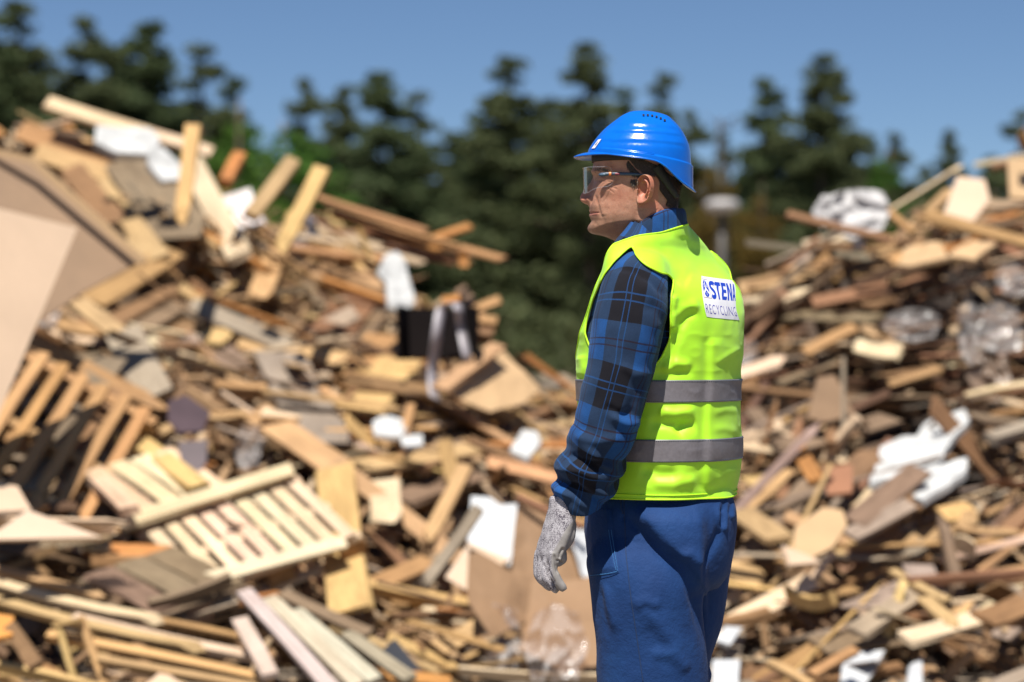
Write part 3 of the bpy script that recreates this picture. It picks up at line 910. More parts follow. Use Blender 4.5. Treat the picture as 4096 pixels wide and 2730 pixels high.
slab("foam_sheet", [(2040, 1800), (2090, 1715), (2150, 1720), (2165, 1770), (2110, 1840)], [(2040, 1800, 11.6), (2150, 1720, 11.9), (2110, 1840, 11.5)], .02, M_foam, "small white foam piece just left of the plaid sleeve", "foam", warp=.01)
slab("foam_sheet", [(1490, 1690), (1560, 1670), (1640, 1700), (1600, 1745), (1500, 1735)], [(1490, 1690, 11.8), (1640, 1700, 11.8), (1500, 1735, 11.6)], .02, M_foam, "small white foam scrap in the centre of the left heap", "foam", warp=.02)
slab("foam_sheet", [(1600, 1745), (1690, 1735), (1690, 1775), (1610, 1785)], [(1600, 1745, 11.6), (1690, 1735, 11.6), (1610, 1785, 11.5)], .02, M_foam, "narrow white strip below the small central foam scrap", "foam", warp=.01)
fb(1600, 2000, 1900, 1900, 60, "grey brown", "wide dark grey brown board in the hollow left of the white board", lift=.15)
crumple("plastic_film", 960, 1530, 240, 110, "wrinkled clear film draped over the honey block", "plastic film", None, .40, 1, .05)
crumple("plastic_film", 1000, 1790, 110, 190, "clear film scrap hanging above the pale pallet", "plastic film", None, .45, 2, .05)
crumple("plastic_film", 770, 1360, 90, 50, "small shiny film scrap in the upper middle of the left heap", "plastic film", None, .35, 4, .03)
crumple("plastic_film", 200, 1240, 90, 150, "bluish clear film beside the chipboard sheet edge", "plastic film", None, .35, 5, .04)
crumple("plastic_film", 2010, 2560, 150, 300, "brownish clear bag left of the blue trousers, standing", "plastic film", None, .55, 6, .06)
crumple("plastic_film", 2220, 2580, 260, 330, "big shiny clear plastic bag on the ground beside the blue trousers", "plastic film", None, .75, 7, .08)

# ---- left edge pallet leaning in the shade
pallet((130, 1400, 11.25), (620, 1660, 11.0), (-190, 1890, 10.5), 6, "grey brown pallet leaning on edge under the chipboard sheet", "honey", slat_fill=.46, rail_w=.05)
fb(140, 1370, 620, 1620, 60, "honey", "honey beam crossing the top of the leaning grey brown pallet", name="beam", lift=.62, thick=.04, up=(0, -.9, .4))
fb(440, 1440, 90, 1960, 70, "grey brown", "long grey brown slat lying over the leaning pallet", name="slat_board", cat="slat", lift=.75, up=(0, -.9, .4))
fb(470, 1560, 250, 1900, 62, "brown", "second brown slat lying over the leaning pallet", name="slat_board", cat="slat", lift=.7, up=(0, -.9, .4))
fb(30, 1740, 170, 1830, 62, "honey", "short honey crosspiece at the lower left of the leaning pallet", lift=.75)
# ---- the pale pallet in two parts
pallet((560, 2120, 10.25), (1180, 1900, 10.45), (790, 2370, 9.75), 9, "pale pine pallet with wide gaps, lying tilted in the lower left heap", "pale", slat_fill=.70, rail_w=.055)
fb(485, 2095, 1165, 1880, 64, "pale", "pale top rail lying along the upper edge of the pale pine pallet", name="rail_board", cat="rail", lift=.0, thick=.022, d1=10.20, d2=10.40)
fb(660, 2370, 1375, 2170, 64, "pale", "pale bottom rail lying along the lower edge of the pale pine pallet", name="rail_board", cat="rail", lift=.0, thick=.022, d1=9.68, d2=9.88)
pallet((330, 1900, 10.6), (700, 1800, 10.8), (560, 2060, 10.25), 4, "small pale pallet fragment above the pale pine pallet", "pale", slat_fill=.8, rails=False)
fb(510, 1745, 800, 1950, 64, "yellow", "yellow rail along the right of the small pale fragment", name="rail_board", cat="rail", lift=.55, thick=.04)
fb(345, 1880, 520, 2040, 60, "pale", "pale rail along the left of the small pale fragment", name="rail_board", cat="rail", lift=.55, thick=.04)
fb(250, 1990, 530, 1830, 56, "yellow", "yellow crossbar over the small pale fragment", name="rail_board", cat="rail", lift=.45, thick=.03)
# ---- stack of thin boards at the left edge
for k in range(5):
    fb(-80, 2075 + k * 18, 470 - k * 8, 2090 + k * 16, 20, "pale", ("topmost", "second", "third", "fourth", "lowest")[k] + " thin pale board of the short stack at the left edge", name="thin_board", cat="board", lift=.9 - k * .03, thick=.02, d1=10.3, d2=10.4)
slab("chipboard_sheet", [(-60, 1930), (70, 1945), (125, 2040), (-60, 2050)], [(-60, 1930, 10.0), (70, 1945, 10.0), (125, 2040, 9.7)], .015, M_chipboard, "pale reddish board above the short stack at the left edge", "board")
slab("board_scrap", [(110, 2040), (410, 2150), (-60, 2160)], [(110, 2040, 9.6), (410, 2150, 9.6), (-60, 2160, 9.5)], .02, M_chipboard, "pale triangular board leaning on the short stack at the left edge", "board")
# ---- dark grey pallet below
pallet((330, 2310, 9.7), (700, 2190, 10.0), (610, 2460, 9.4), 3, "weathered grey brown pallet piece under the pale pine pallet", "grey brown", slat_fill=.9, rail_w=.06)
fb(600, 2430, 920, 2320, 60, "grey brown", "grey brown rail at the lower edge of the weathered pallet piece", name="rail_board", cat="rail", lift=.0, thick=.05, d1=9.45, d2=9.6)
fb(640, 2490, 940, 2400, 60, "grey", "grey slat lying below the weathered pallet rail", name="slat_board", cat="slat", lift=.0, d1=9.5, d2=9.65)
# ---- long slats fanning from the left edge
for k, (a, b, c_, d_, w, tn) in enumerate(((-60, 2270, 390, 2385, 44, "pine"), (-60, 2330, 620, 2490, 50, "pale"), (-60, 2400, 780, 2600, 50, "pine"), (300, 2480, 1050, 2640, 50, "pale"), (200, 2540, 1080, 2720, 50, "yellow"), (600, 2480, 1000, 2560, 40, "honey"), (400, 2640, 1060, 2760, 44, "pine"))):
    fb(a, b, c_, d_, w, tn, ("topmost", "second", "third", "fourth", "fifth", "short sixth", "lowest")[k] + " of the long pale slats fanning out at the bottom left", name="slat_board", cat="slat", lift=.42 - k * .02, thick=.028)
for k, (a, b, c_, d_) in enumerate(((980, 2370, 1330, 2760), (1080, 2400, 1430, 2740), (1180, 2450, 1500, 2720), (960, 2480, 1080, 2700))):
    fb(a, b, c_, d_, 52, "pale grey", ("first", "second", "third", "outermost left")[k] + " of the grey white slats running down right at the bottom", name="slat_board", cat="slat", lift=.55, thick=.022)
fb(1130, 2380, 1480, 2540, 52, "grey brown", "grey brown rail across the top of the grey white slats", name="rail_board", cat="rail", lift=.6)
fb(1390, 2540, 1640, 2720, 50, "grey", "grey slat slanting right beside the charcoal sheet", name="slat_board", cat="slat", lift=.55)
slab("charcoal_sheet", [(1530, 2600), (1580, 2555), (1700, 2700), (1650, 2760), (1600, 2740)], [(1530, 2600, 9.5), (1580, 2555, 9.6), (1650, 2760, 9.35)], .02, M_charcoal, "charcoal grey sheet at the bottom centre", "board")
# ---- small yellow frame and orange boards in the corner
fr_ = empty("wooden_frame", P(300, 2600, 9.2)); tag(fr_, "small yellow wooden frame standing in the bottom left corner", "frame")
for (a, b, c_, d_, w, nm) in ((225, 2500, 320, 2480, 34, "top_bar"), (232, 2490, 305, 2740, 34, "side_bar"), (322, 2470, 430, 2750, 40, "side_bar")):
    o_ = fboard(a, b, c_, d_, w, "yellow", None, name=nm, lift=0, thick=.04, d1=9.2, d2=9.15, up=(0, -1, .2))
    for kk in ("label", "category"):
        if kk in o_: del o_[kk]
    mw_ = o_.matrix_basis.copy(); o_.parent = fr_; o_.matrix_basis = fr_.matrix_basis.inverted() @ mw_
slab("orange_board", [(-40, 2450), (55, 2465), (50, 2540), (-40, 2560)], [(-40, 2450, 9.2), (55, 2465, 9.2), (50, 2540, 9.1)], .02, M_orange, "orange board in the bottom left corner", "board")
fb(40, 2510, 150, 2670, 66, "brown", "brown board leaning behind the small yellow frame", lift=.6, up=(0, -1, .2), d1=9.5, d2=9.4)
fb(-40, 2655, 420, 2760, 50, "yellow", "yellow batten along the very bottom left corner", name="batten", lift=0, d1=9.05, d2=9.0, thick=.04)
slab("cardboard_scrap", [(580, 2740), (650, 2680), (740, 2745), (700, 2800), (600, 2800)], [(580, 2740, 9.2), (650, 2680, 9.3), (740, 2745, 9.2)], .006, M_chipboard, "pale pinkish cardboard corner at the bottom edge", "cardboard")
fb(1840, 2690, 2420, 2720, 34, "pale", "long pale batten on the ground left of the blue trousers", name="batten", lift=.3, thick=.04)
fb(1500, 2700, 1800, 2730, 60, "orange", "orange board on the ground at the bottom centre", lift=.3)

# ------------------------------------------------------------------ recognisable pieces of the right heap
crumple("plastic_film", 3400, 850, 330, 190, "white wrapping film bundle on top of the right heap", "plastic film", mat_sheet("white_film", (.43, .415, .41), .45, .15, 6), .1, 11, .06, D=13.8)
crumple("plastic_film", 3430, 950, 60, 100, "tail of white film hanging from the bundle on the right heap", "plastic film", mat_sheet("white_film_tail", (.66, .63, .63), .35, .12, 6), .5, 12, .04)
slab("chipboard_sheet", [(3830, 705), (3940, 720), (3960, 800), (3890, 890), (3770, 865)], [(3830, 705, 13.6), (3940, 720, 13.6), (3770, 865, 13.4)], .03, M_chipboard, "pale board standing on the crest of the right heap", "board")
slab("cardboard", [(4030, 640), (4160, 630), (4160, 800), (4040, 790)], [(4030, 640, 13.3), (4160, 630, 13.3), (4040, 790, 13.2)], .03, M_cardlight, "light brown cardboard box side at the upper right edge", "cardboard")
fb(4075, 540, 4140, 590, 60, "honey", "honey wood end at the far upper right edge", lift=.3, d1=13.2, d2=13.2, thick=.06)
fb(3520, 820, 3650, 930, 34, "honey", "thin honey lath leaning on the crest of the right heap", name="lath", lift=.1, d1=14.0, d2=13.9)
fb(3150, 860, 3560, 960, 36, "brown", "long brown lath overhanging the left end of the right heap", name="lath", lift=.2, d1=13.8, d2=13.6)
fb(3700, 860, 4130, 980, 48, "honey", "long honey plank sloping down along the right crest", lift=.3, d1=13.4, d2=13.0)
slab("plywood_scrap", [(3580, 1080), (3620, 990), (3760, 975), (3800, 1030), (3690, 1060)], [(3580, 1080, 13.0), (3760, 975, 13.2), (3690, 1060, 12.9)], .02, M_cardlight, "light bent plywood scrap on the right heap", "board", warp=.03)
slab("plywood_scrap", [(3790, 1010), (3900, 955), (3990, 980), (3900, 1030)], [(3790, 1010, 13.0), (3900, 955, 13.1), (3900, 1030, 12.9)], .02, M_cardlight, "second light plywood scrap beside the bent one", "board", warp=.03)
fb(2960, 1160, 3250, 1090, 62, "pine", "pine board at the left shoulder of the right heap", lift=.3)
fb(3130, 1120, 3320, 1040, 70, "honey", "honey board above the left shoulder of the right heap", lift=.3)
fb(2970, 1200, 3200, 1180, 70, "pale", "pale board beside the printed vest patch", lift=.3)
fb(3060, 1260, 3500, 1280, 54, "grey brown", "long grey brown plank lying level in the right heap", lift=.3)
fb(3220, 1410, 3420, 1310, 50, "honey", "honey board rising right in the dark middle of the right heap", lift=.3)
fb(3420, 1390, 3600, 1420, 66, "pale", "pale broken board in the dark middle of the right heap", lift=.3)
fb(3560, 1540, 3760, 1480, 40, "honey", "honey lath rising right in the dark hollow", lift=.3)
fb(3860, 1590, 4140, 1540, 46, "pale", "pale batten pointing left at the right edge", name="batten", lift=.45, thick=.04)
fb(3960, 1760, 4140, 1700, 56, "grey", "grey batten pointing left at the right edge, below the pale one", name="batten", lift=.45, thick=.04)
fb(3920, 1670, 4110, 1640, 62, "honey", "honey board between the two battens at the right edge", lift=.3)
fb(3170, 1790, 3560, 1680, 56, "grey brown", "long grey brown plank rising right beside the vest", lift=.42)
fb(3010, 1650, 3150, 1800, 40, "grey brown", "grey brown lath leaning left beside the vest bands", lift=.4, up=(0, -1, .3))
slab("cardboard", [(3270, 1510), (3340, 1500), (3420, 1660), (3300, 1690), (3230, 1670)], [(3270, 1510, 12.0), (3340, 1500, 12.1), (3300, 1690, 11.7)], .01, M_hardboard, "brown pointed cardboard piece standing in the dark hollow", "cardboard")
slab("foam_sheet", [(3480, 1960), (3520, 1790), (3640, 1740), (3750, 1650), (3860, 1640), (3880, 1690), (3780, 1800), (3760, 1860), (3700, 1890), (3660, 1850), (3600, 1930)], [(3480, 1960, 10.9), (3860, 1640, 11.9), (3760, 1860, 11.1)], .03, M_foam, "large torn white foam sheet on the right heap", "foam", warp=.035)
slab("foam_sheet", [(3650, 1980), (3720, 1880), (3870, 1830), (3860, 1890), (3690, 2000)], [(3650, 1980, 10.7), (3870, 1830, 11.1), (3690, 2000, 10.6)], .03, M_foam, "lower strip of torn white foam on the right heap", "foam", warp=.02)
fb(3420, 2090, 3680, 1880, 76, "grey brown", "grey brown plank lying across the torn white foam sheet", lift=.55)
fb(3400, 2150, 3640, 2020, 66, "grey", "grey plank below the torn white foam sheet", lift=.5)
slab("board_scrap", [(3180, 2110), (3290, 2030), (3370, 2040), (3390, 2100), (3330, 2190), (3230, 2240), (3170, 2220)], [(3180, 2110, 10.2), (3370, 2040, 10.4), (3230, 2240, 10.0)], .02, M_cardlight, "light tan rounded board right of the blue trousers", "board")
slab("board_scrap", [(3130, 2180), (3250, 2230), (3290, 2250), (3160, 2260)], [(3130, 2180, 10.0), (3290, 2250, 10.0), (3160, 2260, 9.9)], .02, M_chipboard, "pale reddish board under the light tan rounded board", "board")
slab("board_scrap", [(3290, 1870), (3410, 1860), (3410, 1970), (3310, 1980)], [(3290, 1870, 11.0), (3410, 1860, 11.0), (3310, 1980, 10.8)], .02, mat_sheet("rust_board", (.27, .12, .06), .7), "rust brown square board right of the vest hem", "board")
fb(3190, 1800, 3270, 1930, 46, "orange", "orange lath leaning right of the vest hem", lift=.45, up=(0, -1, .3))
fb(2960, 2050, 3120, 2160, 60, "pine", "pine board end just right of the trousers seat", lift=.5)
fb(3150, 2390, 3340, 2420, 62, "yellow", "short yellow square timber lying right of the trousers", name="timber_block", cat="timber", lift=.5, thick=.06)
fb(3820, 2170, 3900, 2200, 70, "pale", "pale square timber end on the lower right heap", name="timber_block", cat="timber", lift=.5, thick=.08)
fb(3570, 2290, 3790, 2410, 36, "pine", "thin pine lath slanting down right in the lower right heap", name="lath", lift=.5)
fb(3430, 2530, 3700, 2350, 60, "grey", "grey plank rising right in the lower right heap", lift=.42)
fb(3620, 2560, 3930, 2470, 64, "pale", "pale weathered plank rising right near the right bottom", lift=.48)
fb(3930, 2490, 4140, 2400, 76, "brown", "broad brown plank at the right bottom edge", lift=.48)
fb(3700, 2400, 3810, 2500, 44, "pine", "pine batten slanting down right above the weathered plank", name="batten", lift=.5)
fb(3250, 2700, 3420, 2600, 44, "honey", "honey plank rising right at the bottom of the right heap", lift=.5)
fb(3080, 2650, 3240, 2740, 40, "pine", "pine lath slanting down right at the bottom of the right heap", name="lath", lift=.5)
slab("white_board", [(3370, 2660), (3420, 2610), (3540, 2600), (3500, 2680), (3430, 2780), (3360, 2760)], [(3370, 2660, 9.5), (3540, 2600, 9.7), (3430, 2780, 9.3)], .018, M_whiteboard, "white board with torn edge at the bottom right", "board")
slab("white_board", [(2850, 2640), (2960, 2640), (2950, 2760), (2850, 2760)], [(2850, 2640, 9.5), (2960, 2640, 9.5), (2850, 2760, 9.3)], .018, M_whiteboard, "white board on the ground beside the trouser leg", "board")
slab("white_board", [(2860, 2560), (2900, 2505), (2970, 2510), (2920, 2580)], [(2860, 2560, 9.7), (2900, 2505, 9.8), (2920, 2580, 9.7)], .018, M_whiteboard, "small white board above the one beside the trouser leg", "board")
slab("white_board", [(3640, 2660), (3690, 2630), (3690, 2740), (3630, 2740)], [(3640, 2660, 9.4), (3690, 2630, 9.5), (3690, 2740, 9.3)], .018, M_whiteboard, "narrow white scrap at the bottom right", "board")
crumple("plastic_film", 4000, 1310, 200, 210, "crumpled clear film hanging at the upper right", "plastic film", None, .55, 21, .04)
crumple("plastic_film", 3870, 1330, 90, 260, "narrow shiny film strip hanging in the right heap", "plastic film", None, .55, 22, .05)
crumple("plastic_film", 3650, 1300, 230, 130, "dark shiny film in the upper middle of the right heap", "plastic film", None, .35, 23, .035)
crumple("plastic_film", 4060, 1120, 160, 150, "pale crumpled film at the right edge below the crest", "plastic film", None, .45, 24, .035)
crumple("plastic_film", 3960, 1500, 170, 190, "brown shiny film wrapped round boards at the right edge", "plastic film", mat_sheet("brown_wrap", (.20, .14, .10), .2, .3, 6), .35, 25, .06)
crumple("plastic_film", 3720, 1050, 120, 60, "small shiny film below the light plywood scraps", "plastic film", None, .4, 26, .04)
crumple("plastic_film", 2990, 1420, 90, 130, "greyish film right beside the vest", "plastic film", None, .3, 27, .03)
# ------------------------------------------------------------------ the rest of the boards, thrown over both heaps
def side_of(x): return "left" if x < .55 else "right"
ANCHORS = [(160, 1200, "pale chipboard sheet"), (300, 850, "brown hardboard sheet"), (500, 560, "white foam on the left crest"), (740, 700, "upright yellow batten"), (1210, 830, "twin yellow crest battens"),
    (1600, 900, "overhanging lath bundle"), (1580, 1130, "hanging white foam"), (1750, 1330, "black crate"), (2000, 1500, "light cardboard lid"), (950, 1300, "long grey level plank"), (1210, 1600, "broad grey slanted plank"),
    (760, 1650, "dark violet plate"), (300, 1650, "leaning grey brown pallet"), (930, 2150, "pale pine pallet"), (520, 1930, "small pale pallet fragment"), (200, 2120, "short board stack"), (620, 2330, "weathered grey pallet piece"),
    (400, 2520, "long fanning slats"), (1220, 2570, "grey white slats"), (1370, 2160, "upright yellow plank"), (1960, 2130, "white coated board"), (2200, 2300, "cardboard by the gloved hand"), (1560, 1710, "central white foam scrap"),
    (1560, 2050, "crossing pine planks"), (1600, 2650, "charcoal sheet"), (2200, 2580, "clear plastic bag"), (2090, 1780, "small foam by the sleeve"), (3400, 850, "white film bundle"), (3850, 790, "pale crest board"),
    (3690, 1020, "bent plywood scrap"), (3100, 1130, "left shoulder of the right heap"), (3300, 1350, "honey board in the dark middle"), (3330, 1600, "pointed cardboard piece"), (3680, 1800, "torn white foam sheet"),
    (3290, 2120, "rounded tan board"), (3360, 1920, "rust brown square board"), (3370, 1730, "long grey brown plank"), (4000, 1320, "hanging clear film"), (4010, 1640, "pale batten at the right edge"), (3860, 2190, "square timber end"),
    (3240, 2400, "short yellow timber"), (3780, 2500, "pale weathered plank"), (3440, 2690, "torn white board"), (3020, 2650, "white board by the trouser leg")]
def zone_of(px, py):
    """where a piece lies, told by the nearest recognisable piece"""
    ax_, ay_, nm = min(ANCHORS, key=lambda a: (a[0] - px) ** 2 + (a[1] - py) ** 2)
    dx, dy = px - ax_, py - ay_
    far = "" if math.hypot(dx, dy) < 170 else "some way "
    if abs(dx) > 2 * abs(dy): d = "left of" if dx < 0 else "right of"
    elif abs(dy) > 2 * abs(dx): d = "above" if dy < 0 else "below"
    else: d = ("above" if dy < 0 else "below") + (" and left of" if dx < 0 else " and right of")
    return f"{far}{d} the {nm}"
def short_label(t):
    return t if len(t.split()) <= 16 else t.replace('some way ', '').replace('thrown ', '').replace(' and ', ' ')
LEFT_T = (["pine"] * 7 + ["honey"] * 6 + ["pale"] * 5 + ["yellow"] * 4 + ["brown"] * 4 + ["grey"] * 2 + ["grey brown"] * 3 + ["orange"] * 2 + ["reddish"] * 2 + ["dark brown"] * 2)
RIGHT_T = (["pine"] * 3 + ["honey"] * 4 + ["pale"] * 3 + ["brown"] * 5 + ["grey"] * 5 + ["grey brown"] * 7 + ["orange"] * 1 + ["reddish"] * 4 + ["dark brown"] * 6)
KEEP = [  # places where a recognisable piece must not be buried
    [(450, 1880), (1200, 1830), (1420, 2180), (660, 2420), (300, 2080)], [(-60, 1300), (600, 1300), (640, 2050), (-60, 2050)], [(-60, 2230), (700, 2420), (1120, 2640), (1120, 2800), (-60, 2800)],
    [(950, 2330), (1450, 2350), (1700, 2760), (1000, 2760)], [(1590, 1180), (2010, 1180), (2180, 1640), (1700, 1640), (1580, 1460)], [(1860, 1960), (2460, 1960), (2460, 2760), (1860, 2560)],
    [(-60, 500), (600, 800), (640, 1330), (-60, 1750)], [(360, 490), (760, 560), (760, 740), (400, 650)], [(700, 480), (1320, 640), (1180, 1060), (680, 900)], [(1480, 980), (1680, 980), (1680, 1280), (1480, 1280)],
    [(3460, 1640), (3900, 1620), (3900, 1900), (3640, 2020), (3440, 1990)], [(3150, 2000), (3420, 2000), (3420, 2260), (3150, 2260)], [(640, 1560), (860, 1560), (860, 1920), (640, 1920)],
    [(1300, 1830), (1860, 2180), (1860, 2460), (1320, 2460)], [(3550, 950), (4000, 940), (4000, 1090), (3550, 1090)], [(3750, 680), (4130, 620), (4130, 860), (3750, 890)]]
def kept(px, py): return any(in_poly(np.array([[px, py]]), k)[0] for k in KEEP)
RIGHT_LOW = ["pine"] * 5 + ["pale"] * 4 + ["honey"] * 5 + ["brown"] * 4 + ["grey"] * 4 + ["grey brown"] * 4 + ["yellow"] * 2 + ["reddish"] * 2
def throw(n, kind, lens, widths, thicks, layer, zmin=None):
    done = 0
    while done < n:
        x = rng.uniform(-4.4, 4.2); y = rng.uniform(9.0, 16.4)
        h = float(pile_h(np.array([x]), np.array([y]))[0])
        if h < .02: continue
        px, py = proj([[x, y, h]])[0]
        if not (-150 < px < 4250 and py < 2830): continue
        if 2420 < px < 2900 and 900 < py: 
            if rng.random() < .9: continue
        # pieces on the far slope are never seen
        if y > crest_y(x) + .3: continue
        e = .15
        hx = float(pile_h(np.array([x + e]), np.array([y]))[0]); hy = float(pile_h(np.array([x]), np.array([y + e]))[0])
        nrm = Vector((-(hx - h) / e, -(hy - h) / e, 1)).normalized()
        right = px > 2700
        if right:
            yaw = rng.normal(.0, .35) if py < 1650 else (rng.normal(.55, .5))
            pitch = rng.normal(0, .14 if py < 1650 else .36)
        else:
            yaw = rng.uniform(-1.5, 1.5) if rng.random() < .42 else rng.normal(0, .4)
            pitch = rng.normal(0, .24)
        ax = Vector((math.cos(yaw), math.sin(yaw) * .8, 0))
        ax = (ax - nrm * ax.dot(nrm)).normalized()
        ax = (ax + nrm * math.tan(max(-.9, min(.9, pitch)))).normalized()
        flat = .75 if right and py < 1750 else (.45 if rng.random() < .6 else .0)
        up = (nrm * (1 - flat) + Vector((0, -.1, 1)) * flat + Vector((rng.normal(0, .3), rng.normal(0, .3), 0))).normalized()
        ln = rng.uniform(*lens) * (1 if rng.random() < .8 else 1.35); w = rng.uniform(*widths) * (1.25 if right and py > 1750 else 1); t = rng.uniform(*thicks)
        c = Vector((x, y, h)) + nrm * rng.uniform(*layer)
        if kept(px, py):
            if rng.random() < .55: continue
            c -= nrm * .20
        tn = (RIGHT_T if right else LEFT_T)
        if right and py > 1800: tn = RIGHT_LOW
        if right and 1150 < py < 1800 and rng.random() < .68: tn = ["dark brown", "dark brown", "brown", "grey brown", "reddish"]  # more dark brown wood here, also painting the shade of the hollow
        tn = tn[rng.integers(0, len(tn))]
        yield done, c - ax * ln / 2, c + ax * ln / 2, w, t, up, tn, zone_of(px, py), ln
        done += 1
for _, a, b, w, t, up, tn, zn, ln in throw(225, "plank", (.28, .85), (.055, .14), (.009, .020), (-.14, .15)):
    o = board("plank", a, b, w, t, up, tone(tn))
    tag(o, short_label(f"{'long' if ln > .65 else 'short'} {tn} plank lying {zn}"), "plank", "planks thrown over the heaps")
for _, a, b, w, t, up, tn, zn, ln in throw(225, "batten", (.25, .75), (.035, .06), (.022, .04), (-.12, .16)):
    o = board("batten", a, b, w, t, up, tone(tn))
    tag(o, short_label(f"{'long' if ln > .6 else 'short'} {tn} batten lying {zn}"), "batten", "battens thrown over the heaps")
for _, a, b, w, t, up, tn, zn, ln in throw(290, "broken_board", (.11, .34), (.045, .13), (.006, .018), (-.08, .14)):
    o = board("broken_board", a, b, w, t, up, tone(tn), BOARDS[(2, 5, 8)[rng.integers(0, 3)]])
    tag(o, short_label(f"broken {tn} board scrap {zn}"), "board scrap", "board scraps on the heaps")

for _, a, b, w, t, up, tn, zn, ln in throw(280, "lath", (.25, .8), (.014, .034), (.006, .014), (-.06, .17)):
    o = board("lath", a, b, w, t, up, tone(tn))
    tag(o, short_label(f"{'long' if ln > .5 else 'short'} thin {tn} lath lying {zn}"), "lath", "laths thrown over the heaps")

# small scraps and splinters: nobody could count them, one mesh
V, F, T_at = [], [], []
cube_f = [(0, 3, 2, 1), (4, 5, 6, 7), (0, 1, 5, 4), (1, 2, 6, 5), (2, 3, 7, 6), (3, 0, 4, 7)]
nsc = 9500
k = 0
xs = rng.uniform(-4.4, 4.2, nsc * 3); ys = rng.uniform(9.0, 16.6, nsc * 3)
hs = pile_h(xs, ys)
for x, y, h in zip(xs, ys, hs):
    if h < .02: continue
    px, py = proj([[x, y, h]])[0]
    if (kept(px, py) and rng.random() < .7) or not (-150 < px < 4250 and py < 2850) or (2450 < px < 2850 and py > 1000): continue
    right = px > 2700
    if right and rng.random() < .5: continue
    ln = abs(rng.normal(.11, .09)) + .03; w = rng.uniform(.008, .045); t = rng.uniform(.004, .014)
    yaw = rng.uniform(-math.pi, math.pi); pt_ = rng.normal(0, .4)
    ax = np.array([math.cos(yaw) * math.cos(pt_), math.sin(yaw) * math.cos(pt_) * .8, math.sin(pt_) + .2 * math.sin(yaw)])
    ax /= np.linalg.norm(ax); u = np.array([rng.normal(0, .4), -.4 + rng.normal(0, .4), 1]); yv = np.cross(u, ax); yv /= np.linalg.norm(yv); zv = np.cross(ax, yv)
    c = np.array([x, y, h + rng.uniform(-.22, .02)])
    b0 = len(V)
    for (i, j, kk) in ((-1, -1, -1), (1, -1, -1), (1, 1, -1), (-1, 1, -1), (-1, -1, 1), (1, -1, 1), (1, 1, 1), (-1, 1, 1)):
        V.append(c + ax * ln / 2 * i + yv * w / 2 * j + zv * t / 2 * kk)
    F += [tuple(b0 + q_ for q_ in f) for f in cube_f]
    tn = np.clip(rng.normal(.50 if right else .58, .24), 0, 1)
    T_at += [tn] * 8
    k += 1
    if k >= nsc: break
me = mesh_from("wood_scraps", V, F, M_chips, False)
set_attr(me, "tone", T_at)
tag(obj("wood_scraps", me), "countless small wood splinters and scraps between the boards of both heaps", "wood scraps", kind="stuff")
# =================================================================== the worker
MY = 4.836                     # depth of the man's axis
PXM = 2000.0                   # photograph pixels per metre there
BYAW = rad(30)
bf = np.array([-math.cos(BYAW), math.sin(BYAW), 0.0])     # body forward
bl = np.array([-math.sin(BYAW), -math.cos(BYAW), 0.0])    # body left (towards the camera)
def zpx(py): return CAM_Z - (np.asarray(py, float) - 1365.0) / PXM
def xpx(px): return (np.asarray(px, float) - 2048.0) / PXM

# ---- materials of the worker
def mat_skin():
    m, nt, b = mat_new("skin")
    n1 = noise_n(nt, 55, 5, .65); n2 = noise_n(nt, 420, 3, .6)
    base = ramp(nt, n1, [(.3, (.37, .175, .108)), (.5, (.465, .235, .15)), (.72, (.53, .28, .185))])
    fine = ramp(nt, n2, [(.3, (.80, .78, .78)), (.7, (1, 1, 1))])
    c = mix_col(nt, 1.0, base, fine, 'MULTIPLY')
    at = N(nt, "ShaderNodeAttribute", attribute_name="stubble")
    sp = noise_n(nt, 900, 2, .7)
    stub = ramp(nt, sp, [(.35, (.16, .105, .065)), (.65, (.36, .20, .12))])
    c = mix_col(nt, math_n(nt, 'MULTIPLY', at.outputs["Fac"], .55), c, stub)
    ar = N(nt, "ShaderNodeAttribute", attribute_name="ruddy")
    c = mix_col(nt, math_n(nt, 'MULTIPLY', ar.outputs["Fac"], .55), c, (.52, .16, .10))
    al = N(nt, "ShaderNodeAttribute", attribute_name="lip")
    c = mix_col(nt, math_n(nt, 'MULTIPLY', al.outputs["Fac"], .6), c, (.40, .13, .10))
    L(nt, c, b.inputs["Base Color"])
    b.inputs["Roughness"].default_value = .52
    b.inputs["Specular IOR Level"].default_value = .42
    b.inputs["Subsurface Weight"].default_value = .12
    b.inputs["Subsurface Radius"].default_value = (1.0, .35, .2)
    b.inputs["Subsurface Scale"].default_value = .006
    bump_n(nt, b, n2, .25, .0012)
    return m
M_skin = mat_skin()

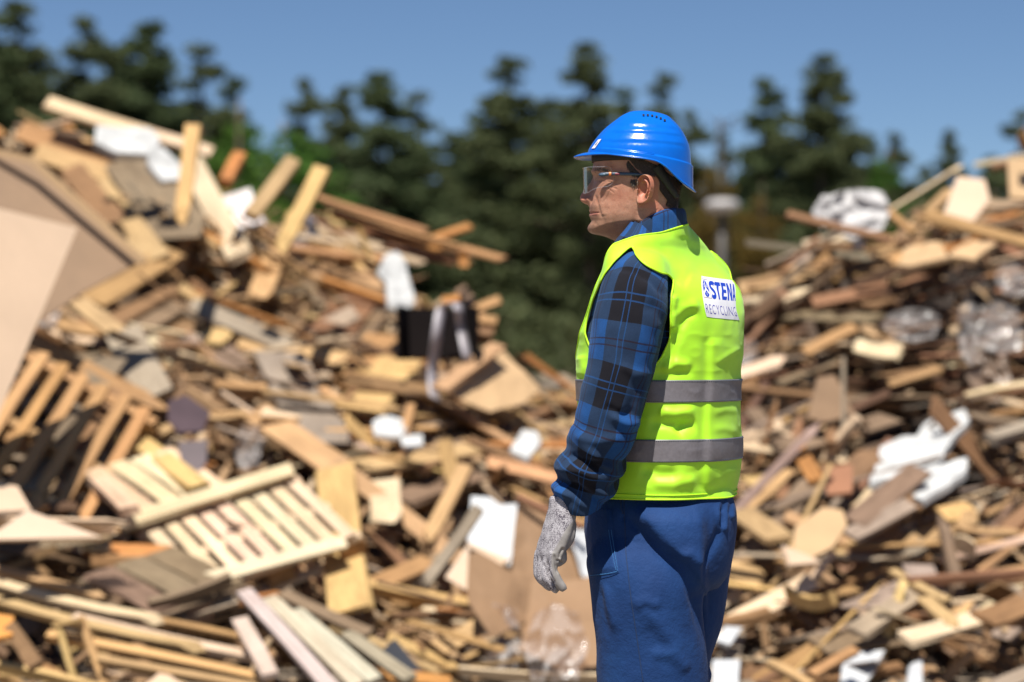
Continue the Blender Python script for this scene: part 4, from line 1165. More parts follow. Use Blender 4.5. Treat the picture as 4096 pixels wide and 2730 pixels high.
def mat_plaid():
    m, nt, b = mat_new("plaid_flannel")
    uv = N(nt, "ShaderNodeUVMap", uv_map="UVMap")
    wob = N(nt, "ShaderNodeTexNoise"); wob.inputs["Scale"].default_value = 9; wob.inputs["Detail"].default_value = 1
    L(nt, uv.outputs[0], wob.inputs["Vector"])
    sc = N(nt, "ShaderNodeVectorMath", operation='MULTIPLY_ADD')
    L(nt, wob.outputs["Color"], sc.inputs[0]); sc.inputs[1].default_value = (.012, .012, 0); L(nt, uv.outputs[0], sc.inputs[2])
    sep = N(nt, "ShaderNodeSeparateXYZ"); L(nt, sc.outputs[0], sep.inputs[0])
    def axis(o, period, off):
        t = math_n(nt, 'FRACT', math_n(nt, 'ADD', math_n(nt, 'DIVIDE', o, period), off))
        band = math_n(nt, 'LESS_THAN', t, .5)                       # the dark half
        def line(c, w):
            return math_n(nt, 'LESS_THAN', math_n(nt, 'ABSOLUTE', math_n(nt, 'SUBTRACT', t, c)), w)
        blue = math_n(nt, 'ADD', line(.215, .008), line(.295, .008))  # pale pair in the dark half
        dark = math_n(nt, 'ADD', line(.71, .009), line(.79, .009))    # dark pair in the light half
        return band, blue, dark
    bx, lx, dx = axis(sep.outputs[0], .128, .12)
    by, ly, dy = axis(sep.outputs[1], .160, .23)
    s = math_n(nt, 'ADD', bx, by)
    wv = noise_n(nt, 900, 2, .7); wv2 = noise_n(nt, 30, 3)
    bright, mid, dk = (.011, .064, .215), (.015, .034, .078), (.008, .007, .010)
    c = mix_col(nt, math_n(nt, 'MINIMUM', s, 1.0), bright, mid)
    c = mix_col(nt, math_n(nt, 'MAXIMUM', math_n(nt, 'SUBTRACT', s, 1.0), 0.0), c, dk)
    c = mix_col(nt, math_n(nt, 'MULTIPLY', math_n(nt, 'MAXIMUM', dx, dy), .8), c, (.020, .010, .016))
    c = mix_col(nt, math_n(nt, 'MULTIPLY', math_n(nt, 'MAXIMUM', lx, ly), .48), c, (.014, .085, .27))
    c = mix_col(nt, 1.0, c, ramp(nt, wv, [(.3, (.68, .68, .70)), (.7, (1.25, 1.25, 1.22))]), 'MULTIPLY')
    c = mix_col(nt, 1.0, c, ramp(nt, wv2, [(.3, (.85, .85, .85)), (.7, (1.12, 1.12, 1.12))]), 'MULTIPLY')
    L(nt, c, b.inputs["Base Color"])
    b.inputs["Roughness"].default_value = .9
    b.inputs["Specular IOR Level"].default_value = .2
    b.inputs["Sheen Weight"].default_value = .12
    b.inputs["Sheen Tint"].default_value = (.4, .6, 1, 1)
    bump_n(nt, b, wv, .35, .0012)
    return m
M_plaid = mat_plaid()

def mat_vest():
    m, nt, b = mat_new("fluorescent_vest")
    f = noise_n(nt, 1400, 2, .6); g = noise_n(nt, 14, 4)
    c = ramp(nt, g, [(.3, (.49, .97, .024)), (.7, (.55, 1.0, .036))])
    L(nt, c, b.inputs["Base Color"])
    b.inputs["Roughness"].default_value = .5
    b.inputs["Specular IOR Level"].default_value = .6
    b.inputs["Sheen Weight"].default_value = .12
    bump_n(nt, b, f, .12, .0006)
    tr = N(nt, "ShaderNodeBsdfTranslucent"); tr.inputs[0].default_value = (.42, .9, .01, 1)
    mx = N(nt, "ShaderNodeMixShader"); mx.inputs[0].default_value = .16
    out = nt.nodes["Material Output"]
    L(nt, b.outputs[0], mx.inputs[1]); L(nt, tr.outputs[0], mx.inputs[2]); L(nt, mx.outputs[0], out.inputs[0])
    return m
M_vest = mat_vest()
M_vest_edge = simple_mat("vest_binding", (.52, .90, .02), .7, .1, 300, .2)
M_reflect = simple_mat("reflective_tape", (.165, .152, .165), .42, .10, 160, .15, spec=.6)
M_trouser = None
def mat_trouser():
    m, nt, b = mat_new("work_trouser_blue")
    f = noise_n(nt, 900, 2, .7); g = noise_n(nt, 9, 5, .6)
    c = ramp(nt, g, [(.3, (.004, .028, .112)), (.55, (.006, .038, .142)), (.75, (.009, .050, .17))])
    c = mix_col(nt, 1.0, c, ramp(nt, f, [(.3, (.85, .86, .88)), (.7, (1.15, 1.14, 1.12))]), 'MULTIPLY')
    L(nt, c, b.inputs["Base Color"])
    b.inputs["Roughness"].default_value = .8
    b.inputs["Specular IOR Level"].default_value = .3
    b.inputs["Sheen Weight"].default_value = .02
    w = noise_n(nt, 42, 4, .62)
    bump_n(nt, b, math_n(nt, 'ADD', w, math_n(nt, 'MULTIPLY', noise_n(nt, 130, 3, .6), .3)), .36, .007)
    return m
M_trouser = mat_trouser()
M_stitch = simple_mat("blue_thread", (.05, .20, .45), .8, .1, 300)
M_seam = simple_mat("seam_shadow_blue", (.010, .032, .10), .85, .1, 300)

def mat_glove():
    m, nt, b = mat_new("grey_knit_glove")
    tc = N(nt, "ShaderNodeTexCoord")
    mp = N(nt, "ShaderNodeMapping"); mp.inputs["Scale"].default_value = (1.0, 1.0, 1.0)
    L(nt, tc.outputs["Object"], mp.inputs[0])
    sp = noise_n(nt, 560, 2, .6, vec=mp.outputs[0])
    sp2 = noise_n(nt, 60, 2, .5)
    k = math_n(nt, 'ADD', sp, math_n(nt, 'MULTIPLY', math_n(nt, 'SUBTRACT', sp2, .5), .35))
    knit = ramp(nt, k, [(.36, (.06, .05, .07)), (.45, (.25, .23, .25)), (.55, (.45, .43, .45))])
    coat = ramp(nt, noise_n(nt, 70, 3), [(.3, (.23, .215, .205)), (.7, (.30, .28, .265))])
    at = N(nt, "ShaderNodeAttribute", attribute_name="coat")
    c = mix_col(nt, at.outputs["Fac"], knit, coat)
    tip = N(nt, "ShaderNodeAttribute", attribute_name="tip")
    c = mix_col(nt, tip.outputs["Fac"], c, (.05, .05, .065))
    L(nt, c, b.inputs["Base Color"])
    rr = N(nt, "ShaderNodeMapRange"); L(nt, at.outputs["Fac"], rr.inputs[0]); rr.inputs[3].default_value = .9; rr.inputs[4].default_value = .5
    L(nt, rr.outputs[0], b.inputs["Roughness"])
    bump_n(nt, b, sp, .25, .0015)
    return m
M_glove = mat_glove()

def mat_helmet():
    m, nt, b = mat_new("blue_helmet_shell")
    g = noise_n(nt, 30, 3)
    L(nt, ramp(nt, g, [(.3, (.002, .118, .57)), (.7, (.003, .135, .62))]), b.inputs["Base Color"])
    r = noise_n(nt, 160, 4, .7)
    L(nt, ramp(nt, r, [(.35, (.13, .13, .13)), (.75, (.26, .26, .26))]), b.inputs["Roughness"])
    b.inputs["Specular IOR Level"].default_value = .55
    bump_n(nt, b, noise_n(nt, 55, 2), .06, .003)
    return m
M_helmet = mat_helmet()
M_black = simple_mat("black_webbing", (.018, .017, .016), .7, .2, 200, .2)
M_hair = simple_mat("dark_brown_hair", (.075, .054, .037), .6, .6, 500)
M_white_label = simple_mat("white_label", (.72, .72, .76), .45, .04, 40)
M_blue_print = simple_mat("blue_print", (.008, .045, .42), .5, .06, 60)
M_violet_print = simple_mat("violet_print", (.05, .035, .36), .5, .06, 60)
M_maroon_print = simple_mat("maroon_print", (.10, .012, .09), .5, .06, 60)
M_temple = simple_mat("slate_plastic", (.045, .075, .115), .4, .08, 60)
M_orange_plastic = simple_mat("orange_plastic", (.80, .22, .04), .4, .05, 60)
M_red_print = simple_mat("red_print", (.22, .03, .05), .5, .05, 60)
M_eye = simple_mat("eye_white", (.6, .56, .52), .2, .03, 60)
M_iris = simple_mat("dark_iris", (.03, .02, .012), .15, .1, 60)
M_boot = simple_mat("black_leather", (.02, .017, .015), .5, .2, 80, .3)

def mat_lens():
    m, nt, b = mat_new("clear_lens")
    nt.nodes.remove(b)
    tr = N(nt, "ShaderNodeBsdfTransparent"); tr.inputs[0].default_value = (.95, .94, .94, 1)
    gl = N(nt, "ShaderNodeBsdfGlossy"); gl.inputs["Roughness"].default_value = .03
    lw = N(nt, "ShaderNodeLayerWeight"); lw.inputs[0].default_value = .3
    mx = N(nt, "ShaderNodeMixShader")
    L(nt, math_n(nt, 'ADD', math_n(nt, 'MULTIPLY', lw.outputs["Fresnel"], .32), .015), mx.inputs[0])
    L(nt, tr.outputs[0], mx.inputs[1]); L(nt, gl.outputs[0], mx.inputs[2])
    L(nt, mx.outputs[0], nt.nodes["Material Output"].inputs[0])
    return m
M_lens = mat_lens()

man = empty("person", (0.30, MY, 0))
tag(man, "man in blue helmet, yellow vest and plaid shirt standing before the wood heaps", "person")

# ------------------------------------------------------------------ torso surface shared by shirt, vest and vest bands
RINGS = [  # py, left px, right px, half breadth (m)
    (2040, 2340, 2948, .165), (1978, 2343, 2953, .165), (1900, 2335, 2968, .168), (1800, 2325, 2975, .168), (1700, 2316, 2973, .168),
    (1600, 2312, 2970, .168), (1500, 2306, 2969, .168), (1400, 2304, 2977, .172), (1330, 2310, 2980, .178),
    (1250, 2336, 2984, .188), (1190, 2360, 2984, .206), (1130, 2384, 2962, .220), (1090, 2397, 2934, .222), (1050, 2408, 2903, .214),
    (1000, 2430, 2863, .186), (960, 2452, 2826, .150), (925, 2478, 2790, .120), (895, 2500, 2760, .098), (870, 2515, 2742, .086)]
NEXP = 2.35
_rt = []
for (py, xl, xr, a) in RINGS:
    hw = (xr - xl) / 2 / PXM
    lo, hi = .03, .3
    tt = np.linspace(0, 2 * math.pi, 720)
    ct = np.sign(np.cos(tt)) * np.abs(np.cos(tt)) ** (2 / NEXP); st = np.sign(np.sin(tt)) * np.abs(np.sin(tt)) ** (2 / NEXP)
    for _ in range(40):
        mid = (lo + hi) / 2
        w = np.max(mid * ct * bf[0] + a * st * bl[0])
        if w < hw: lo = mid
        else: hi = mid
    _rt.append((-py, (xl + xr) / 2, a, lo))
_rt = _rt[::1]
def torso_pt(th, py, off=0.0):
    """th: 0 = front, 90 = left side, 180 = back (radians)"""
    cx = xpx(sm_interp(-py, _rt, 1)); a = sm_interp(-py, _rt, 2) + off; b = sm_interp(-py, _rt, 3) + off
    c = np.cos(th); s = np.sin(th)
    c = np.sign(c) * np.abs(c) ** (2 / NEXP); s = np.sign(s) * np.abs(s) ** (2 / NEXP)
    p = np.stack([cx, np.full_like(cx, MY), zpx(py)], 1)
    return p + (b * c)[:, None] * bf + (a * s)[:, None] * bl

# folds of the vest, traced on the photograph
VEST_STROKES = [
    ([(2835, 1345), (2832, 1420), (2828, 1560), (2822, 1700), (2818, 1820), (2812, 1970)], -.0045, 26, 9, .05),
    ([(2850, 1350), (2846, 1500), (2838, 1700), (2830, 1960)], .004, 20, 40, .05),
    ([(2790, 1245), (2745, 1270), (2715, 1320), (2690, 1400), (2670, 1480)], -.007, 40, 16, .1),
    ([(2800, 1215), (2740, 1235), (2700, 1270), (2685, 1330)], .006, 22, 30, .15),
    ([(2695, 1130), (2720, 1110), (2760, 1125)], -.005, 25, 25, .2),
    ([(2700, 1175), (2690, 1240), (2692, 1330)], .006, 22, 12, .15),
    ([(2640, 1470), (2700, 1455), (2770, 1470)], .006, 30, 22, .25),
    ([(2600, 1500), (2680, 1495), (2780, 1480)], -.005, 22, 22, .2),
    ([(2630, 1645), (2700, 1655), (2790, 1640)], .006, 26, 20, .25),
    ([(2590, 1690), (2680, 1700), (2760, 1690)], -.006, 26, 22, .2),
    ([(2790, 1690), (2730, 1705), (2700, 1735)], -.007, 16, 30, .2),
    ([(2560, 1870), (2640, 1905), (2720, 1900)], -.006, 30, 26, .2),
    ([(2600, 1930), (2690, 1935), (2790, 1915)], .005, 26, 24, .2),
    ([(2860, 1930), (2910, 1890), (2960, 1880)], .002, 24, 20, .2),
    ([(2840, 1660), (2900, 1640), (2965, 1645)], .0016, 16, 18, .3),
    ([(2840, 1720), (2900, 1715), (2965, 1735)], .0016, 16, 18, .3),
    ([(2720, 1920), (2840, 1860), (2900, 1850)], -.0015, 18, 18, .2),
    ([(2850, 1460), (2910, 1420), (2965, 1390)], .002, 10, 14, .2),
    ([(2320, 1420), (2335, 1470), (2330, 1510)], .004, 20, 16, .2),
    ([(2640, 1010), (2720, 1040), (2790, 1090)], .003, 40, 40, .3),
]
def vest_disp(p0, nrm):
    q = proj(p0)
    facing = sstep(-nrm[:, 1], -.15, .25)
    d = np.zeros(len(p0))
    for (pl, am, wl, wr, tp) in VEST_STROKES:
        d += stroke(q, pl, am, wl, wr, tp)
    n = fbm(p0 * np.array([7, 7, 9]), 3, 2) * .0020 + (1 - 2 * np.abs(vnoise(p0 * np.array([13, 13, 21]), 9))) * .0013 + (1 - 2 * np.abs(vnoise(p0 * np.array([31, 31, 44]), 19))) * .0006
    low = sstep(1.48 - p0[:, 2], 0, .12)
    return d * facing + n * (.35 + .65 * low)

VT, VZ = 260, 300
def torso_grid(py0, py1, nt_, nz, off, disp=True):
    th = np.linspace(0, 2 * math.pi, nt_, endpoint=False)
    py = np.linspace(py0, py1, nz)
    TH, PY = np.meshgrid(th, py)
    p = torso_pt(TH.ravel(), PY.ravel(), 0.0)
    n = vnormals(p, grid_faces(nt_, nz))
    if n[0] @ (p[0] - p[:nt_].mean(0)) < 0: n = -n
    d = off + (vest_disp(p, n) if disp else 0)
    return p + n * np.broadcast_to(d, (len(p),))[:, None], p, n, TH.ravel(), PY.ravel()

# ------------------------------------------------------------------ shirt: torso, collar, two sleeves
sv_, s0, sn, sth, spy = torso_grid(1978, 880, 160, 150, -.017, False)
sv_ = sv_ + sn * (fbm(s0 * 16, 5, 2) * .003 + .0115 * sstep(1500 - spy, 0, 90) * sstep(np.cos(sth), -.1, .3))[:, None]
dead = sv_[:, 2] > 1.578
F = [f for f in grid_faces(160, 150) if not any(dead[i] for i in f)]
uvs = np.stack([sth * .17, (1978 - spy) / PXM], 1)
vv2, uv2, F2 = compact(sv_, F, uvs)
shirt = obj("shirt", mesh_from("shirt", vv2, F2, M_plaid, True, uv2), man)
tag(shirt, "blue and black plaid flannel shirt")

def sleeve(keys, name, nseg=72, n=230, strokes=(), endlow=0.0, seed=1, refl=False):
    """keys: (px, py, depth, radius) down the arm"""
    P3 = [tuple(P(k[0], k[1], k[2])) + (k[3],) for k in keys]
    c = catmull(P3, n)
    path, r = c[:, :3], c[:, 3]
    T = np.gradient(path, axis=0); T /= np.linalg.norm(T, axis=1)[:, None]
    ln = np.concatenate([[0], np.cumsum(np.linalg.norm(np.diff(path, axis=0), axis=1))])
    ref = np.array([0, -1.0, 0])
    V, UV, NR = [], [], []
    for k in range(n):
        A = ref - T[k] * (ref @ T[k]); A /= np.linalg.norm(A)      # towards the camera
        B = np.cross(T[k], A)
        for j in range(nseg):
            a = 2 * math.pi * j / nseg
            d = math.cos(a) * A + math.sin(a) * B
            low = endlow * (math.cos(a) * .7 + .3 * math.sin(a)) * sstep(k / n, .9, 1.0)
            V.append(path[k] + d * r[k] + T[k] * low); NR.append(d)
            UV.append(((a if a < math.pi else a - 2 * math.pi) * .066, ln[k]))
    V = np.array(V); NR = np.array(NR); UV = np.array(UV)
    q = proj(V)
    d = np.zeros(len(V))
    face = sstep(-NR[:, 1], -.1, .3)
    for (pl, am, wl, wr, tp) in strokes:
        d += stroke(q, pl, am, wl, wr, tp) * face
    s = UV[:, 1] / ln[-1]
    w = np.stack([UV[:, 0] * 14, UV[:, 1] * 16, np.full(len(V), seed * 3.1)], 1)
    d += fbm(V * np.array([13, 13, 11]), 21 + seed, 3) * .0034 + (1 - 2 * np.abs(vnoise(V * np.array([26, 26, 17]), 61 + seed))) * .0013
    bunch = sstep(s, .66, .86)
    d += bunch * (.0055 * np.sin(UV[:, 1] * 118 + 2.1 * np.sin(UV[:, 0] * 26) + 2.2 * fbm(V * 11, 31 + seed, 2)) + fbm(V * 30, 44 + seed, 2) * .003)
    V = V + NR * d[:, None]
    F = grid_faces(nseg, n)
    # uv seam: the wrap column sits on the far side (angle pi)
    me = bpy.data.meshes.new(name)
    me.from_pydata([tuple(x) for x in V], [], F)
    lay = me.uv_layers.new(name="UVMap")
    vi = np.zeros(len(me.loops), np.int32); me.loops.foreach_get("vertex_index", vi)
    lay.data.foreach_set("uv", UV[vi].astype(np.float32).ravel())
    me.materials.append(M_plaid); shade_smooth(me)
    o = obj(name, me, shirt)
    so = o.modifiers.new("Solidify", 'SOLIDIFY'); so.thickness = .0022; so.offset = -1
    return o, path
SLEEVE_STROKES = [
    ([(2440, 1075), (2530, 1085), (2600, 1130), (2650, 1190)], -.0035, 9, 16, .1),
    ([(2600, 1190), (2640, 1290), (2650, 1400), (2610, 1500)], -.006, 34, 18, .15),
    ([(2560, 1110), (2620, 1230), (2640, 1350)], .005, 24, 24, .2),
    ([(2420, 1620), (2480, 1660), (2540, 1640)], -.005, 18, 14, .2),
    ([(2440, 1660), (2500, 1700), (2560, 1690)], .005, 18, 20, .2),
    ([(2560, 1520), (2540, 1600), (2490, 1690)], -.005, 26, 22, .2),
    ([(2480, 1460), (2540, 1500), (2580, 1490)], .004, 20, 20, .2),
    ([(2300, 1740), (2390, 1770), (2490, 1750)], .006, 20, 22, .15),
    ([(2255, 1815), (2330, 1850), (2450, 1850)], -.009, 16, 16, .1),
    ([(2235, 1880), (2320, 1880), (2420, 1930), (2455, 1950)], .008, 20, 22, .1),
    ([(2225, 1930), (2300, 1940), (2390, 2000), (2430, 2030)], -.008, 12, 14, .1),
    ([(2222, 1965), (2290, 1985), (2360, 2040)], .006, 16, 16, .1),
    ([(2340, 1860), (2400, 1880), (2460, 1900)], -.007, 12, 14, .2),
]
sl, _ = sleeve([(2618, 1090, 4.76, .032), (2582, 1098, 4.71, .045), (2553, 1118, 4.678, .056), (2534, 1165, 4.655, .0625), (2521, 1240, 4.643, .0665), (2506, 1330, 4.638, .067),
                (2490, 1440, 4.634, .0655), (2464, 1540, 4.632, .0632), (2436, 1640, 4.635, .0618), (2411, 1735, 4.642, .0605), (2384, 1800, 4.65, .0595), (2362, 1860, 4.657, .0612),
                (2345, 1915, 4.664, .0600), (2333, 1965, 4.67, .0575), (2326, 1995, 4.673, .0525)], "sleeve", strokes=SLEEVE_STROKES, endlow=.030, seed=1)
sl2, _ = sleeve([(2735, 1075, 4.92, .034), (2770, 1090, 4.965, .050), (2800, 1140, 5.02, .066), (2815, 1260, 5.03, .064), (2800, 1440, 5.045, .062), (2770, 1640, 5.04, .058), (2715, 1800, 5.03, .055),
                 (2670, 1915, 5.02, .055), (2650, 1985, 5.01, .05)], "sleeve", nseg=40, n=120, endlow=.0, seed=2)

# collar: stand ring, then the leaf folded down over the vest neckline
CX, CY = .2795, MY - .002
def collar_ring(th, a, b, zc, tilt, zback=0.0):
    c, s = np.cos(th), np.sin(th)
    p = np.stack([np.full_like(th, CX), np.full_like(th, CY), zc - tilt * c + zback * (c < 0) * c * c], 1)
    return p + (b * c)[:, None] * bf + (a * s)[:, None] * bl
th = np.linspace(rad(12), rad(348), 150)
rows = []
prof = [(.061, .057, 1.545, .030), (.062, .058, 1.556, .032), (.0635, .0595, 1.565, .034), (.066, .061, 1.5685, .0345), (.0685, .063, 1.568, .0345), (.071, .0655, 1.561, .034),
        (.074, .067, 1.549, .033), (.0765, .068, 1.537, .032), (.078, .069, 1.526, .031), (.079, .069, 1.518, .030)]
pr = catmull(prof, 40)
CUV = []
for k, (a, b, zc, tl) in enumerate(pr):
    rows.append(collar_ring(th, a, b, zc, tl)); CUV += [(t * .082, .05 + k * .0019) for t in th]
cv = np.concatenate(rows)
cn = vnormals(cv, grid_faces(150, 40, False))
cv = cv + cn * (fbm(cv * 28, 8, 2) * .0022)[:, None]
co = obj("collar", mesh_from("collar", cv, grid_faces(150, 40, False), M_plaid, True, np.array(CUV)), shirt)
so = co.modifiers.new("Solidify", 'SOLIDIFY'); so.thickness = .002

# ------------------------------------------------------------------ trousers
def ring_loft(rings, nseg=96, n=140, Yc=None):
    """rings: py, xl, xr, half depth, Y centre (pixels measured at that depth)"""
    pys = np.linspace(rings[0][0], rings[-1][0], n)
    t = np.arange(nseg) * 2 * math.pi / nseg
    V = []
    for py in pys:
        xl, xr, hd, yc = (float(sm_interp(np.array([py]), rings, k)[0]) for k in (1, 2, 3, 4))
        c0 = P((xl + xr) / 2, py, yc); hw = (xr - xl) / 2 / FPX * yc
        c = np.cos(t); s = np.sin(t)
        c = np.sign(c) * np.abs(c) ** .92; s = np.sign(s) * np.abs(s) ** .92
        V.append(np.stack([c0[0] + hw * c, c0[1] + hd * s, np.full(nseg, c0[2])], 1))
    V = np.concatenate(V)
    F = grid_faces(nseg, n)
    F.append(tuple(range(nseg))[::-1]); F.append(tuple((n - 1) * nseg + j for j in range(nseg)))
    return V, F
pelv = ring_loft([(1930, 2372, 2915, .135, MY), (1990, 2356, 2930, .145, MY), (2030, 2344, 2942, .155, MY), (2075, 2337, 2945, .160, MY), (2160, 2341, 2938, .165, MY), (2230, 2349, 2926, .165, MY), (2300, 2372, 2905, .155, MY), (2350, 2420, 2870, .12, MY)])
nleg = ring_loft([(2150, 2395, 2760, .085, 4.765), (2230, 2352, 2790, .10, 4.757), (2310, 2360, 2802, .108, 4.752), (2430, 2371, 2806, .108, 4.75), (2500, 2380, 2813, .106, 4.75), (2600, 2388, 2824, .104, 4.75),
                  (2730, 2391, 2834, .102, 4.75), (3045, 2425, 2800, .088, 4.75), (3400, 2450, 2760, .078, 4.76), (3860, 2455, 2745, .075, 4.765)], n=300)
fleg = ring_loft([(2150, 2500, 2900, .085, 4.92), (2230, 2480, 2924, .10, 4.925), (2302, 2468, 2916, .105, 4.925), (2430, 2462, 2901, .105, 4.925), (2510, 2458, 2886, .103, 4.92), (2570, 2452, 2866, .10, 4.92),
                  (2630, 2445, 2845, .098, 4.92), (2668, 2442, 2838, .096, 4.92), (2695, 2440, 2848, .096, 4.92), (2740, 2436, 2834, .095, 4.92), (3045, 2400, 2760, .085, 4.91), (3400, 2390, 2690, .078, 4.91), (3860, 2380, 2660, .075, 4.91)], n=300)
tv_, tf_ = join_parts([pelv, nleg, fleg])
me = mesh_from("trousers_raw", tv_, tf_)
me = eval_mesh(me, [('REMESH', dict(mode='VOXEL', voxel_size=.0042)), ('SMOOTH', dict(factor=.5, iterations=14))])
co_, no_ = get_co(me), get_no(me)
q = proj(co_)
TR_STROKES = [
    # seat
    ([(2905, 1990), (2890, 2080), (2868, 2145), (2835, 2205), (2796, 2262), (2790, 2330), (2792, 2420)], -.007, 16, 16, .1),
    ([(2700, 2235), (2745, 2215), (2790, 2262)], .006, 14, 22, .2),
    # knees side folds
    ([(2530, 2440), (2580, 2405), (2650, 2430)], .005, 16, 30, .25),
    ([(2540, 2430), (2600, 2460), (2680, 2560), (2740, 2650)], .005, 24, 40, .25),
    ([(2580, 2500), (2620, 2590), (2680, 2640)], -.002, 26, 26, .25),
    ([(2600, 2610), (2690, 2620), (2760, 2690)], .006, 26, 26, .2),
    ([(2395, 2330), (2410, 2430), (2440, 2560)], -.003, 22, 14, .25),
    ([(2415, 2330), (2440, 2430), (2470, 2540)], .0045, 16, 20, .25),
    # gathers under the vest at the back
    ([(2880, 1985), (2872, 2060), (2880, 2130)], .006, 10, 10, .1), ([(2912, 1985), (2905, 2060), (2895, 2130)], .006, 9, 9, .1), ([(2935, 1985), (2930, 2080)], .005, 9, 9, .1),
    ([(2895, 1985), (2888, 2050)], -.006, 8, 8, .1), ([(2925, 1985), (2918, 2060)], -.006, 8, 8, .1),
    ([(2510, 1985), (2500, 2050), (2485, 2090)], -.004, 10, 10, .1),
]
d = np.zeros(len(co_))
face = sstep(-no_[:, 1], .0, .35)
for (pl, am, wl, wr, tp) in TR_STROKES:
    d += stroke(q, pl, am, wl, wr, tp) * face
d += rise(q, [(2480, 2035), (2560, 2128), (2622, 2203), (2690, 2262), (2745, 2340), (2785, 2440), (2815, 2560), (2830, 2650)], .027, 60, 260, .5, .16) * face * (1 - sstep(q[:, 0], 2775, 2840))
d += fbm(co_ * np.array([8, 8, 4]), 51, 2) * .003 + fbm(co_ * np.array([24, 24, 15]), 57, 2) * .0009 + (1 - 2 * np.abs(vnoise(co_ * np.array([19, 19, 12]), 83))) * .0011
d *= sstep(1.035 - co_[:, 2], 0, .05)
co_ = co_ + no_ * d[:, None]
set_co(me, co_)
# open the waist and cuffs are hidden; keep the closed shell
me.materials.append(M_trouser); shade_smooth(me)
trousers = obj("trousers", me, man)
tag(trousers, "blue work trousers")
tr_bvh = BVHTree.FromPolygons([tuple(x) for x in co_], [tuple(p.vertices) for p in me.polygons])
def on_trousers(pts, off, n=None):
    out = []
    pts = catmull([(a, b, 0) for a, b in pts], n or len(pts) * 14)[:, :2]
    for a, b in pts:
        h = cam_ray(tr_bvh, a, b)
        if h[0] is not None:
            out.append(np.array(h[0]) + np.array(h[1]) * off)
    return np.array(out)
pth = on_trousers([(2496, 1990), (2498, 2060), (2501, 2120), (2503, 2200), (2511, 2280), (2520, 2360), (2531, 2440), (2546, 2540), (2560, 2640), (2572, 2728)], .0002)
obj("side_seam", mesh_from("side_seam", *tube(pth, .0012, 6), M_seam), trousers)
pth = on_trousers([(2482, 1985), (2486, 2030), (2492, 2056)], .0004)
obj("pocket_opening", mesh_from("pocket_opening", *tube(pth, .0016, 6), M_seam), trousers)
# leg pocket: a patch of cloth on top
nu_, nv_ = 30, 60
pv = []
for j in range(nv_):
    for i in range(nu_):
        s, t = i / (nu_ - 1), j / (nv_ - 1)
        xr_ = np.interp(t, [0, .2, .5, 1], [2448, 2452, 2462, 2478]); xl_ = np.interp(t, [0, 1], [2352, 2370])
        yb = 2040 + t * (np.interp(s, [0, 1], [2307, 2293]) - 2040)
        h = cam_ray(tr_bvh, xl_ + s * (xr_ - xl_), yb)
        if h[0] is None: h = tr_bvh.find_nearest(P(xl_ + s * (xr_ - xl_), yb, 4.72))
        edge = min(1, 6 * s + .2, 6 * (1 - s), 10 * (1 - t))
        pv.append(np.array(h[0]) + np.array(h[1]) * (.0008 + .0030 * max(0, min(1, edge))))
pocket = obj("leg_pocket", mesh_from("leg_pocket", pv, grid_faces(nu_, nv_, False), M_trouser), trousers)
def stitches(line, off, parent, name):
    p = on_trousers(line, off, 90)
    ps = [tube([p[k], p[k] * .4 + p[k + 1] * .6], .0006, 4) for k in range(len(p) - 1)]
    if ps:
        o = obj(name, mesh_from(name, *join_parts(ps), M_stitch, False), parent); o["kind"] = "stuff"
stitches([(2440, 2120), (2447, 2180), (2458, 2240), (2468, 2284)], .0042, pocket, "stitching")
stitches([(2472, 2288), (2430, 2296), (2366, 2302)], .0040, pocket, "stitching")
stitches([(2449, 2120), (2458, 2190), (2468, 2250), (2474, 2286)], .0036, pocket, "stitching")
# boots
for (cxp, yy) in ((2590, 4.75), (2510, 4.91)):
    c = P(cxp, 3860, yy)
    pts = [(c[0] + .06, yy, .085, .05), (c[0] + .03, yy, .07, .056), (c[0] - .06, yy, .06, .052), (c[0] - .14, yy, .05, .046), (c[0] - .19, yy, .042, .034), (c[0] - .2, yy, .04, .01)]
    cc = catmull(pts, 24)
    bvx, bfx = tube(cc[:, :3], cc[:, 3], 16)
    bvx = [(x, y, max(z, .0)) for x, y, z in bvx]
    obj("boot", mesh_from("boot", bvx, bfx, M_boot), man)

# ---- vest shell
v, v0, vn, TH, PY = torso_grid(1978, 872, VT, VZ, 0.0)
ARM_HOLE = [(2526, 986), (2540, 1018), (2558, 1044), (2596, 1074), (2637, 1094), (2672, 1101), (2692, 1116), (2688, 1150), (2681, 1190),
            (2679, 1250), (2683, 1310), (2674, 1360), (2645, 1425), (2600, 1480), (2500, 1500), (2420, 1470), (2380, 1420), (2358, 1378),
            (2341, 1335), (2347, 1290), (2372, 1200), (2411, 1108), (2453, 1052), (2494, 1012)]
def push_over(v, n, bvh, gap, mask, reach=.12):
    """lay cloth over what is under it"""
    d = np.zeros(len(v))
    for k in np.nonzero(mask)[0]:
        o = Vector(v[k] + n[k] * reach)
        h = bvh.ray_cast(o, Vector(-n[k]), reach + .004)
        if h[0] is not None:
            d[k] = reach - h[3] + gap
    return np.maximum(d, 0)
zz = v[:, 2]
left_side = np.sin(TH) > .05
dz = np.zeros(len(v))
for ob_, mk, gp in ((sl, left_side & (zz > 1.43), .005), (sl2, (~left_side) & (zz > 1.43), .005), (co, zz > 1.50, .0035), (trousers, zz < 1.10, .005)):
    bv_ = BVHTree.FromPolygons([tuple(x) for x in get_co(ob_.data)], [tuple(p.vertices) for p in ob_.data.polygons])
    dz = np.maximum(dz, push_over(v, vn, bv_, gp, mk, .09 if ob_ is not trousers else .03))
dg_ = dz.reshape(VZ, VT)
